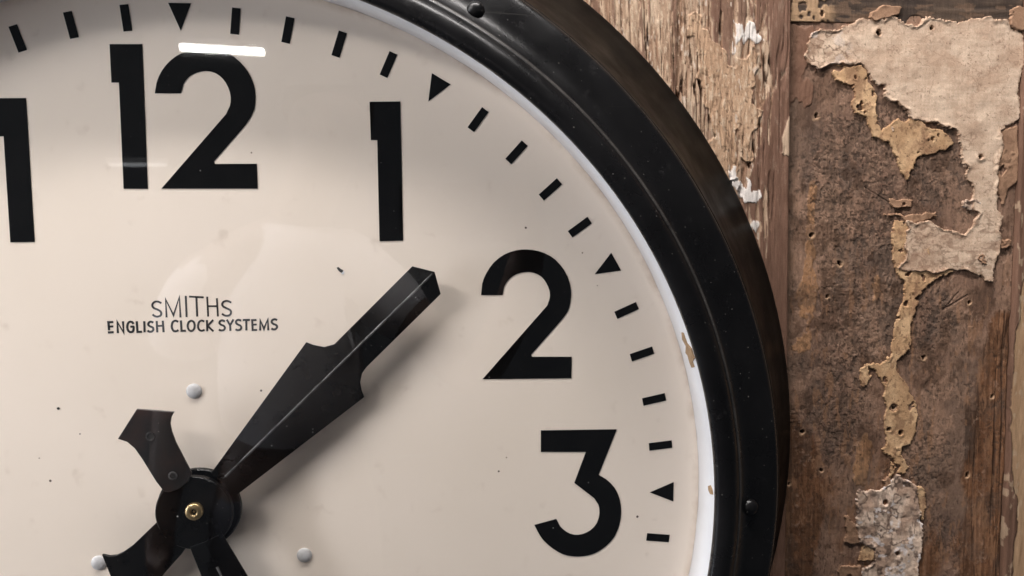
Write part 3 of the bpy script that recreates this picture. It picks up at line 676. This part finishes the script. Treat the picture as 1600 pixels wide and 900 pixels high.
# dial: flat enamelled plate with a softly turned-up edge
bm = bmesh.new()
prof = [(801, 6), (801, -3.2), (797.5, -3.6), (792, -1.6), (782, -.4), (768, 0)]
rg = lathe(bm, prof, 240); bm.faces.new([q[-1] for q in rg]); bm.faces.new([q[0] for q in rg])
dial = from_bm('dial', bm, M_dial, clock); dial.data.polygons.foreach_set('use_smooth', [len(p.vertices) == 4 for p in dial.data.polygons])

ZN = -0.7    # print stands a third of a millimetre proud
def numeral(parts):
    bm = bmesh.new()
    for kind, pts, *w in parts:
        if kind == 'poly': plate(bm, pts, .4, ZN)
        else: stroke_quads(bm, pts, w[0], .4, ZN, kind == 'loop')
    return from_bm('numeral', bm, M_print, dial)
def sh(pts, dx, dy): return [(a + dx, b + dy) for a, b in pts]
def arc(cx, cy, rx, ry, a0, a1, n=28): return [(cx + rx * math.cos(math.radians(a0 + (a1 - a0) * i / n)), cy + ry * math.sin(math.radians(a0 + (a1 - a0) * i / n))) for i in range(n + 1)]
def smooth_poly(p, keep):
    """round the traced bowls: corner points stay, the rest gets one Chaikin-like pass"""
    out = []
    n = len(p)
    for i in range(n):
        a, b = Vector(p[i]), Vector(p[(i + 1) % n])
        ang_ok = (b - a).length < keep
        if ang_ok and n > 8:
            pa, nb = Vector(p[i - 1]), Vector(p[(i + 2) % n])
            mid = (a + b) / 2 + ((a - pa) - (nb - b)) * .0625 if (a - pa).length < keep * 1.3 and (nb - b).length < keep * 1.3 else None
            out.append(tuple(a))
            if mid is not None: out.append(tuple(mid))
        else: out.append(tuple(a))
    return out
numeral([('poly', N12A), ('poly', smooth_poly(N12B, 24))])
numeral([('poly', N1)])
numeral([('poly', smooth_poly(N2, 24))])
numeral([('poly', smooth_poly(N3, 24))])
numeral([('poly', N11), ('poly', sh(N11, -92, 0))])
STK = 34
def big(n, cx, cy):
    h = 96
    if n == 4: numeral([('line', [(cx + 22, cy + h), (cx + 22, cy - h), (cx - 62, cy + 42), (cx + 62, cy + 42)], STK)])
    if n == 5: numeral([('line', [(cx + 52, cy - h), (cx - 38, cy - h), (cx - 46, cy - 14)] + arc(cx - 4, cy + 40, 58, 56, -125, 150), STK)])
    if n == 6: numeral([('loop', arc(cx, cy + 40, 56, 56, 0, 346), STK), ('line', [(cx - 52, cy + 20), (cx + 20, cy - h)], STK)])
    if n == 7: numeral([('line', [(cx - 58, cy - h), (cx + 56, cy - h), (cx - 20, cy + h)], STK)])
    if n == 8: numeral([('loop', arc(cx, cy + 42, 58, 54, 0, 346), STK), ('loop', arc(cx, cy - 52, 46, 44, 0, 346), STK)])
    if n == 9: numeral([('loop', arc(cx, cy - 40, 56, 56, 0, 346), STK), ('line', [(cx + 52, cy - 20), (cx - 20, cy + h)], STK)])
    if n == 10: numeral([('poly', sh(N1, cx - 70 - 290, cy + 500)), ('loop', arc(cx + 40, cy, 66, h, 0, 346), STK)])
for n in (4, 5, 6, 7, 8, 9, 10):
    a = math.radians(30 * n); big(n, 570 * math.sin(a), -570 * math.cos(a))

# minute track: one shared bar and one shared wedge, each mark its own piece
bm = bmesh.new(); plate(bm, [(-6.3, -761), (6.3, -761), (6.3, -723), (-6.3, -723)], .4, ZN)
bar = bpy.data.meshes.new('minute_mark'); bmesh.ops.recalc_face_normals(bm, faces=bm.faces[:]); bm.to_mesh(bar); bm.free(); bar.materials.append(M_print)
bm = bmesh.new(); plate(bm, [(-16.4, -761.5), (16.4, -761.5), (0, -722)], .4, ZN)
wed = bpy.data.meshes.new('hour_mark'); bmesh.ops.recalc_face_normals(bm, faces=bm.faces[:]); bm.to_mesh(wed); bm.free(); wed.materials.append(M_print)
MEAS = {-3: (-.07, 745.2), -2: (-.05, 745.3), -1: (.03, 744.4), 0: (0, 743.5), 1: (.13, 742.9), 2: (.05, 743.5), 3: (.01, 744.4), 4: (.04, 743.6), 5: (.1, 742.5), 6: (.19, 741.7), 7: (.14, 741), 8: (.16, 738.7), 9: (0, 738.3), 10: (-.05, 738.3), 11: (-.1, 738.3), 12: (-.23, 737.2), 13: (-.17, 738.2), 14: (-.12, 738), 15: (0, 737.5), 16: (.06, 736.9)}
for k in range(60):
    kk = k if k <= 30 else k - 60
    da, r = MEAS.get(kk, (0, 740))
    o = bpy.data.objects.new('hour_mark' if k % 5 == 0 else 'minute_mark', wed if k % 5 == 0 else bar); col.objects.link(o); o.parent = dial
    a = math.radians(6 * kk + da); o.rotation_euler = (0, a, 0)
    o.location = W((r - 742) * math.sin(a), -(r - 742) * math.cos(a), 0)

# maker's lettering, letter by letter (strokes of one letter share a mesh)
bm = None; prev = None; cnt = {}
def flush(bm, ch): from_bm('letter', bm, M_text, dial)
NEWLETTER = set(); seq = [l[0] for l in LETTERS]
for i, (ch, w, pts) in enumerate(LETTERS):
    first = i == 0 or seq[i - 1] != ch
    if first:
        if bm is not None: flush(bm, seq[i - 1])
        bm = bmesh.new()
    closed = len(pts) > 4 and (Vector(pts[0]) - Vector(pts[-1])).length < 1
    dense = pts
    if len(pts) > 6:     # round letters: Catmull-Rom through the traced points
        dense = []; n = len(pts)
        for j in range(n - 1):
            p0, p1, p2, p3 = (Vector(pts[max(j - 1, 0)]), Vector(pts[j]), Vector(pts[j + 1]), Vector(pts[min(j + 2, n - 1)]))
            for t in (0, .33, .66):
                dense.append(tuple(.5 * ((2 * p1) + (p2 - p0) * t + (2 * p0 - 5 * p1 + 4 * p2 - p3) * t * t + (3 * p1 - p0 - 3 * p2 + p3) * t ** 3)))
        dense.append(pts[-1])
    stroke_quads(bm, dense, w * (1.22 if i < 9 else 1.3), .3, -.35, closed)
flush(bm, seq[-1])

# rivets that hold the movement
for x, y in ((-2.7, -181.4), (158.2, 88.6), (-158.7, 90.4)):
    bm = bmesh.new(); dome(bm, 12, 5.2, -.2, (x, y)); from_bm('rivet', bm, M_stud, dial, True)
# small chip and speck in the enamel
bm = bmesh.new(); plate(bm, [(219, -372), (222, -373), (225, -370), (229, -368), (228, -363), (224, -365), (221, -368)], .3, -.5); from_bm('paint_chip', bm, M_hole, dial)
bm = bmesh.new(); plate(bm, [(225.5, -363), (230, -367), (231, -364), (228, -361)], .3, -.6); from_bm('paint_chip', bm, M_rivet, dial)
bm = bmesh.new(); plate(bm, [(-208, -159), (-205, -160), (-203.5, -157.5), (-206, -155.5), (-208, -157)], .3, -.5); from_bm('paint_chip', bm, M_hole, dial)

# white inner rim between dial and glass
bm = bmesh.new(); lathe(bm, [(797.5, 3), (799, -40), (800.5, -74), (806, -76), (808, 3)], 240, close_profile=True)
rim = from_bm('inner_rim', bm, M_ring, clock, False); rim.data.polygons.foreach_set('use_smooth', [True] * len(rim.data.polygons))
for ch in CHIPS:
    bm = bmesh.new()
    f_ = [bm.verts.new(W(798.2 * math.sin(math.radians(a)), -798.2 * math.cos(math.radians(a)), z)) for a, z in ch]
    g_ = [bm.verts.new(W(800.5 * math.sin(math.radians(a)), -800.5 * math.cos(math.radians(a)), z)) for a, z in ch]
    bm.faces.new(f_); bm.faces.new(g_[::-1])
    for i in range(len(f_)): bm.faces.new((f_[i - 1], f_[i], g_[i], g_[i - 1]))
    from_bm('paint_chip', bm, M_chip, rim)

# glass: a real pane, 1.5 mm
bm = bmesh.new(); rg = lathe(bm, [(804, -73), (804, -76)], 240); bm.faces.new([q[-1] for q in rg]); bm.faces.new([q[0] for q in rg])
glass = from_bm('glass', bm, M_glass, clock)

# case: inner bezel, sloping front with dome screws, long side back to the wall
def smooth_prof(p, it=2):
    for _ in range(it):
        q = [p[0]]
        for a, b in zip(p, p[1:]): q += [(a[0] * .75 + b[0] * .25, a[1] * .75 + b[1] * .25), (a[0] * .25 + b[0] * .75, a[1] * .25 + b[1] * .75)]
        q.append(p[-1]); p = q
    return p
bm = bmesh.new()
bz = smooth_prof([(801, -70), (799.6, -77), (801, -85), (812, -90), (826, -87), (834, -81), (839, -75.5), (842, -74)], 2)
lathe(bm, bz + [(842, -40), (806, -40)], 300, close_profile=True)
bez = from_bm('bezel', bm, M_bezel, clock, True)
bm = bmesh.new()
fr = smooth_prof([(839.5, -50), (839.8, -72), (841.5, -75), (848, -68), (862, -58), (885, -52), (905, -46), (915, -41), (919, -35), (922, -22)], 2)
lathe(bm, fr + [(900, -15), (842, -30)], 300, close_profile=True)
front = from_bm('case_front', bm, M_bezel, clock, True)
bm = bmesh.new()
sd = smooth_prof([(914, -36), (919.5, -36.5), (922, -30), (927, -12), (942, 30), (968, 88), (1000, 146), (1030, 188), (1046, 206), (1049, 212)], 2)
lathe(bm, sd + [(1030, 211.5), (905, -10)], 300, close_profile=True)
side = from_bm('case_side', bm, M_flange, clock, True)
for k in range(6):
    a = math.radians(30.1 + 60.3 * k); bm = bmesh.new()
    dome(bm, 13.5, 11, -57, (863 * math.sin(a), -863 * math.cos(a)), 28, 7)
    from_bm('screw', bm, M_bezel, front, True)

# hands
def ridge_hand(name, Lp, Rp, ridge_tip, ridge_root, ze, zr, root_round=None):
    """folded sheet: two flanks meeting in a raised ridge, with thickness"""
    bm = bmesh.new()
    def both(dz):
        A, B = Vector(ridge_tip), Vector(ridge_root); d = (B - A); mid = []; nn = Vector((-d.y, d.x)).normalized()
        def drop(p): return zr + .2 * abs((Vector(p) - A).dot(nn))     # both flanks are planes falling from the ridge
        L = [bm.verts.new(W(x, y, drop((x, y)) + dz)) for x, y in Lp]; R_ = [bm.verts.new(W(x, y, drop((x, y)) + dz)) for x, y in Rp]
        for (a, b) in zip(Lp, Rp):
            c = (Vector(a) + Vector(b)) / 2; t = max(0, min(1, (c - A).dot(d) / d.dot(d))); q = A + d * t
            if len(mid) == 0: q = A
            if len(mid) == len(Lp) - 1: q = B
            mid.append(bm.verts.new(W(q.x, q.y, zr + dz)))
        return L, mid, R_
    F, B = both(0), both(3.0)
    n = len(Lp)
    for (L, Mi, R_), flip in ((F, 0), (B, 1)):
        for i in range(n - 1):
            for q in ((L[i], L[i + 1], Mi[i + 1], Mi[i]), (Mi[i], Mi[i + 1], R_[i + 1], R_[i])):
                bm.faces.new(q[::-1] if flip else q)
    for s in (0, 2):
        for i in range(n - 1): bm.faces.new((F[s][i], B[s][i], B[s][i + 1], F[s][i + 1]))
    for i in (0, n - 1):
        bm.faces.new((F[0][i], F[1][i], B[1][i], B[0][i])); bm.faces.new((F[1][i], F[2][i], B[2][i], B[1][i]))
    bmesh.ops.recalc_face_normals(bm, faces=bm.faces[:])
    bmesh.ops.bevel(bm, geom=[e for e in bm.edges if len(e.link_faces) == 2 and e.calc_face_angle(0) > .25], offset=.0005, segments=2, affect='EDGES', profile=.6)
    return bm
PIV = (5.5, -4.5)
ZH, ZM = -24, -46
bm = ridge_hand('hour_hand', HL, HR, HRIDGE[0], HRIDGE[1], ZH, ZH - 11)
hour = from_bm('hour_hand', bm, M_hand, clock)
def ridge_strip(a, b, z, parent, n=40):  # worn grey line that also paints in the ridge's highlight
    A, B = Vector(a), Vector(b); d = (B - A).normalized(); q = Vector((-d.y, d.x)); bm = bmesh.new(); rows = []
    rr = random.Random(3)
    for i in range(n + 1):
        c = A + (B - A) * (.01 + .97 * i / n); w = 1.1 + .5 * rr.random()
        rows.append([bm.verts.new(W(*(c + q * o), z + dz)) for o, dz in ((-w - .6, .6), (-w, -.25), (0, -.75), (w, -.25), (w + .6, .6))])
    for r0, r1 in zip(rows, rows[1:]):
        for k in range(4): bm.faces.new((r0[k], r0[k + 1], r1[k + 1], r1[k]))
    return from_bm('ridge', bm, M_ridge, parent, True)
ridge_strip(HRIDGE[0], HRIDGE[1], ZH - 11, hour)
bm = bmesh.new(); disc(bm, 63, ZH + 6, ZH - 3, (6, -2.7)); from_bm('hub', bm, M_hand, hour)
# tails share the outline traced on the minute hand, in that hand's own frame
tail_dir = Vector((-58.0, -141.0)).normalized(); tx = Vector((-tail_dir.y, tail_dir.x))
loc_tail = [((Vector(p) - Vector(PIV)).dot(tx), (Vector(p) - Vector(PIV)).dot(tail_dir)) for p in MTAIL]
hd = Vector((-.745, .667)).normalized(); hx = Vector((-hd.y, hd.x))
ht = [tuple(Vector((5.0, -1.0)) + hx * a * 1.18 + hd * b) for a, b in loc_tail]
bm = bmesh.new(); plate(bm, ht, ZH + 3, ZH - 2.6, .8); from_bm('tail', bm, M_hand, hour)
ma = Vector((58.0, 141.0)).normalized(); mx = Vector((-ma.y, ma.x))
def mloc(s, d): return tuple(Vector(PIV) + mx * s + ma * d)
ML = [mloc(29, 690), mloc(29, 470), mloc(33, 455), mloc(40, 446), mloc(49, 441), mloc(58, 440), mloc(26, 45)]
MR = [mloc(-29, 690), mloc(-29, 470), mloc(-33, 455), mloc(-40, 446), mloc(-49, 441), mloc(-58, 440), mloc(-26, 45)]
bm = ridge_hand('minute_hand', ML, MR, mloc(0, 706), mloc(0, 45), ZM, ZM - 11)
minute = from_bm('minute_hand', bm, M_hand, clock)
ridge_strip(mloc(0, 706), mloc(0, 75), ZM - 11, minute)
bm = bmesh.new(); disc(bm, 57, ZM + 7, ZM - 2.5, PIV); mh = from_bm('hub', bm, M_hand, minute)
bm = bmesh.new(); plate(bm, MTAIL, ZM - 2.0, ZM - 5.5, .8); from_bm('tail', bm, M_tail, minute)
for x, y in MHOLES:
    bm = bmesh.new(); lathe(bm, [(4.3, ZM - 4.5), (4.6, ZM - 6.6), (6.4, ZM - 6.6), (7.0, ZM - 4.5)], 24, (x, y), close_profile=True); from_bm('rivet', bm, M_ridge, minute)
    bm = bmesh.new(); disc(bm, 4.3, ZM - 5, ZM - 5.8, (x, y), 20, .3); from_bm('rivet', bm, M_hole, minute)
bm = bmesh.new(); lathe(bm, smooth_prof([(4.2, ZM - 2), (4.2, ZM - 9), (6, ZM - 11), (11, ZM - 10), (13.3, ZM - 8), (13.3, ZM - 2)], 1), 40, (7.4, -9)); from_bm('brass_bush', bm, M_brass, minute, True)
bm = bmesh.new(); dome(bm, 4.3, 1.2, ZM - 5, (7.4, -9), 20, 4); bo = from_bm('pin', bm, M_hole, minute, True)
bm = bmesh.new(); dome(bm, 1.9, 2.2, ZM - 6, (7.4, -9), 16, 4); from_bm('pin', bm, M_brass, minute, True)

# ================================================================== LAMPS (ceiling battens of the room; two of them mirror in the glass)
def batten(name, centre, length, width, power, colr, label, down=Vector((0, 0, -1)), rotz=0.0):
    e = empty(name, centre); e.rotation_euler = (0, 0, rotz); tag(e, label, 'lamp')
    bm = bmesh.new(); n = 14
    for k in range(2):
        xx = (-length / 2, length / 2)[k]
    ring = []
    for xx in (-length / 2, length / 2):
        ring.append([bm.verts.new((xx, width / 2 * math.cos(t), -width * .42 * math.sin(t))) for t in [math.pi * i / n for i in range(n + 1)]])
    for i in range(n): bm.faces.new((ring[0][i], ring[1][i], ring[1][i + 1], ring[0][i + 1]))
    bm.faces.new(ring[0]); bm.faces.new(ring[1][::-1]); bm.faces.new((ring[0][0], ring[0][n], ring[1][n], ring[1][0]))
    from_bm('diffuser', bm, mat_emit(name + '_light', colr, power), e)
    bm = bmesh.new(); bmesh.ops.create_cube(bm, size=1, matrix=Matrix.Translation((0, 0, .022)) @ Matrix.Diagonal((length + .02, width * 1.1, .04, 1)))
    from_bm('housing', bm, M_rivet, e)
    return e
G = -76
def mirror_point(dx, dy, t):
    return W(401 + dx + dx * t, -462.4 + dy + dy * t, G - 1124 * t)
p = mirror_point(-320, -223, 8.0)
fl_ = batten('ceiling_lamp', p, .50, .085, FAR_POWER, (1, .97, .93), 'bright white batten lamp mirrored above the numeral twelve')
fl_.rotation_euler.y = math.radians(2.2)
p = mirror_point(-442, -63, 10.0)
batten('ceiling_lamp', p, .42, .060, 2.2, (.95, .97, 1), 'faint far batten lamp mirrored across the numeral twelve')
LAMP = (1, .955, .925)
side_lamp = batten('wall_lamp', Vector((-1.85, -.75, .10)), 1.2, .16, KEY_POWER * 1.0, (.95, .98, 1.06), 'upright cool white batten lamp far to the left of the clock')
side_lamp.rotation_euler = (0, math.radians(-90), math.radians(20))
batten('ceiling_lamp', Vector((.0, -.50, 1.75)), 1.8, .14, KEY_POWER * 1.6, LAMP, 'long batten lamp overhead close to the wall above the clock')
batten('ceiling_lamp', Vector((-1.30, -.95, 1.25)), 1.1, .30, KEY_POWER * .74, LAMP, 'short batten lamp overhead to the left in front of the clock', rotz=math.radians(-35))

# ================================================================== THE PHOTOGRAPHER (seen only as a faint mirror image in the glass)
def skin_mesh(verts, edges, radii, root, levels=2):
    me = bpy.data.meshes.new('figure'); me.from_pydata(verts, edges, []); o = bpy.data.objects.new('figure', me); col.objects.link(o)
    md = o.modifiers.new('skin', 'SKIN'); md.use_smooth_shade = True
    for i, v in enumerate(me.skin_vertices[0].data):
        r = radii[i]; v.radius = r if isinstance(r, tuple) else (r, r); v.use_root = i == root
    sb = o.modifiers.new('sub', 'SUBSURF'); sb.levels = levels; sb.render_levels = levels
    dg = bpy.context.evaluated_depsgraph_get(); ev = o.evaluated_get(dg); out = bpy.data.meshes.new_from_object(ev)
    bpy.data.objects.remove(o)
    return out
M_skin = mat_simple('skin', (.085, .05, .038), (.07, .04, .03), .5, 60); M_shirt = mat_simple('pale_cotton_shirt', (.62, .61, .64), (.52, .51, .55), .85, 30, 0, .2)
M_hair = mat_simple('dark_hair', (.02, .015, .012), (.04, .03, .025), .5, 200, 0, .3); M_cloth = mat_simple('dark_trousers', (.03, .035, .05), (.045, .05, .065), .9, 80)
BX, HX = -.14, -.05
person = empty('person', (BX, -1.08, -1.25))
tag(person, 'person in pale short sleeved shirt holding up a phone, mirrored in the clock glass', 'person')
V = [(BX, -1.08, -.36), (BX, -1.08, -.10), (BX, -1.07, .08), (BX + .02, -1.05, .20), (HX - .02, -1.03, .285), (HX, -1.02, .34), (HX + .005, -1.01, .40), (HX + .005, -1.02, .455),
     (BX - .17, -1.06, .09), (BX - .235, -1.07, -.17), (BX - .245, -1.04, -.30), (BX - .25, -1.00, -.41),
     (BX + .17, -1.06, .09), (BX + .38, -1.0, -.12), (.30, -.82, .04), (.318, -.668, .175),
     (BX - .10, -1.08, -.44), (BX - .12, -1.05, -.82), (BX - .12, -1.10, -1.20), (BX - .12, -1.00, -1.235),
     (BX + .10, -1.08, -.44), (BX + .12, -1.05, -.82), (BX + .12, -1.10, -1.20), (BX + .12, -1.00, -1.235)]
Ed = [(0, 1), (1, 2), (2, 3), (3, 4), (4, 5), (5, 6), (6, 7), (2, 8), (8, 9), (9, 10), (10, 11), (2, 12), (12, 13), (13, 14), (14, 15), (0, 16), (16, 17), (17, 18), (18, 19), (0, 20), (20, 21), (21, 22), (22, 23)]
Ra = [(.15, .11), (.14, .105), (.15, .11), (.07, .065), (.056, .06), (.068, .075), (.078, .095), (.06, .075), .062, .046, .040, .028, .062, .046, .040, .028, .085, .060, .042, .035, .085, .060, .042, .035]
PX = .2005
sgn, wrist = 1, 15                             # right palm beside the phone, four bent fingers behind it, thumb on the near edge
wx_, wy_, wz_ = V[wrist]; b = len(V); ex = PX + .083
V.append(((wx_ + ex) / 2 + .012, -.645, wz_ + .03)); Ed.append((wrist, b)); Ra.append((.034, .016))
for f in range(4):
    zf = wz_ + .085 - f * .021; b1 = len(V); ln = (.94, 1.0, .96, .8)[f]
    V += [(ex + .018, -.628, zf), (ex + .012, -.606, zf), (ex - .020 * ln, -.596, zf)]
    Ed += [(b, b1), (b1, b1 + 1), (b1 + 1, b1 + 2)]; Ra += [.0092, .0086, .0075]
b2 = len(V); V += [(ex + .012, -.648, wz_ + .005), (ex - .016, -.634, wz_ + .022)]; Ed += [(b, b2), (b2, b2 + 1)]; Ra += [.011, .009]
wx_, wy_, wz_ = V[11]; b = len(V); V.append((wx_, wy_ + .01, wz_ - .06)); Ed.append((11, b)); Ra.append((.018, .036))   # left hand hangs relaxed
for f in range(4):
    b1 = len(V); ln = (.9, 1.0, .94, .76)[f]; yy = wy_ + .040 - f * .021
    V += [(wx_, yy, wz_ - .095), (wx_ + .008, yy, wz_ - .095 - .04 * ln), (wx_ + .024, yy, wz_ - .095 - .068 * ln)]
    Ed += [(b, b1), (b1, b1 + 1), (b1 + 1, b1 + 2)]; Ra += [.0092, .0086, .0075]
b2 = len(V); V += [(wx_ + .012, wy_ + .045, wz_ - .055), (wx_ + .02, wy_ + .055, wz_ - .09)]; Ed += [(b, b2), (b2, b2 + 1)]; Ra += [.011, .009]
me = skin_mesh(V, Ed, Ra, 0); me.materials.clear()
link('body', me, M_skin, None, True)
body = bpy.data.objects['body']
sv = [(BX, -1.08, -.30), (BX, -1.08, -.12), (BX, -1.07, .03), (BX + .02, -1.055, .20), (BX - .095, -1.06, .125), (BX - .175, -1.06, .075), (BX - .225, -1.065, -.08), (BX + .115, -1.06, .125), (BX + .18, -1.06, .075), (BX + .27, -1.03, -.02)]
me = skin_mesh(sv, [(0, 1), (1, 2), (2, 3), (2, 4), (4, 5), (5, 6), (2, 7), (7, 8), (8, 9)], [(.165, .13), (.16, .125), (.15, .12), (.07, .07), .075, .078, .072, .075, .078, .072], 0); me.materials.clear()
link('shirt', me, M_shirt, None, True)
me = skin_mesh([(BX, -1.08, -.28), (BX, -1.08, -.38), (BX - .10, -1.08, -.46), (BX - .12, -1.05, -.82), (BX - .12, -1.10, -1.19), (BX + .10, -1.08, -.46), (BX + .12, -1.05, -.82), (BX + .12, -1.10, -1.19)], [(0, 1), (1, 2), (2, 3), (3, 4), (1, 5), (5, 6), (6, 7)], [(.162, .12), (.165, .125), .095, .072, .06, .095, .072, .06], 1); me.materials.clear()
link('trousers', me, M_cloth, None, True)
bm = bmesh.new(); bmesh.ops.create_uvsphere(bm, u_segments=24, v_segments=16, radius=1, matrix=Matrix.Translation((HX + .005, -1.035, .425)) @ Matrix.Diagonal((.089, .098, .092, 1)))
bmesh.ops.delete(bm, geom=[v for v in bm.verts if v.co.y > -.985 and v.co.z < .455 or v.co.z < .36], context='VERTS')
hair = from_bm('hair', bm, M_hair, None, True)
eyes = []
for sx in (-1, 1):
    bm = bmesh.new(); bmesh.ops.create_uvsphere(bm, u_segments=10, v_segments=8, radius=.010, matrix=Matrix.Translation((HX + .005 + sx * .03, -.925, .405)))
    eyes.append(from_bm('eye', bm, M_hole, None, True))
bm = bmesh.new(); bmesh.ops.create_cone(bm, segments=10, radius1=.016, radius2=.007, depth=.045, matrix=Matrix.Translation((HX + .005, -.915, .382)) @ Matrix.Rotation(.25, 4, 'X')); nose = from_bm('nose', bm, M_skin, None, True)
for o in (body, bpy.data.objects['shirt'], bpy.data.objects['trousers'], hair, *eyes, nose):
    o.parent = person; o.matrix_parent_inverse = Matrix.Translation(-person.location)
ph = empty('phone', (PX, -.621, .231)); tag(ph, 'dark phone held up sideways in front of the clock', 'phone')
bm = bmesh.new(); bmesh.ops.create_cube(bm, size=1, matrix=Matrix.Diagonal((.160, .0085, .076, 1))); bmesh.ops.bevel(bm, geom=bm.edges[:], offset=.003, segments=2, affect='EDGES'); from_bm('body', bm, M_bezel, ph)
bm = bmesh.new(); bmesh.ops.create_cone(bm, cap_ends=True, segments=24, radius1=.008, radius2=.0075, depth=.003, matrix=Matrix.Translation((0, .0055, 0)) @ Matrix.Rotation(math.pi / 2, 4, 'X')); from_bm('lens', bm, M_hole, ph)
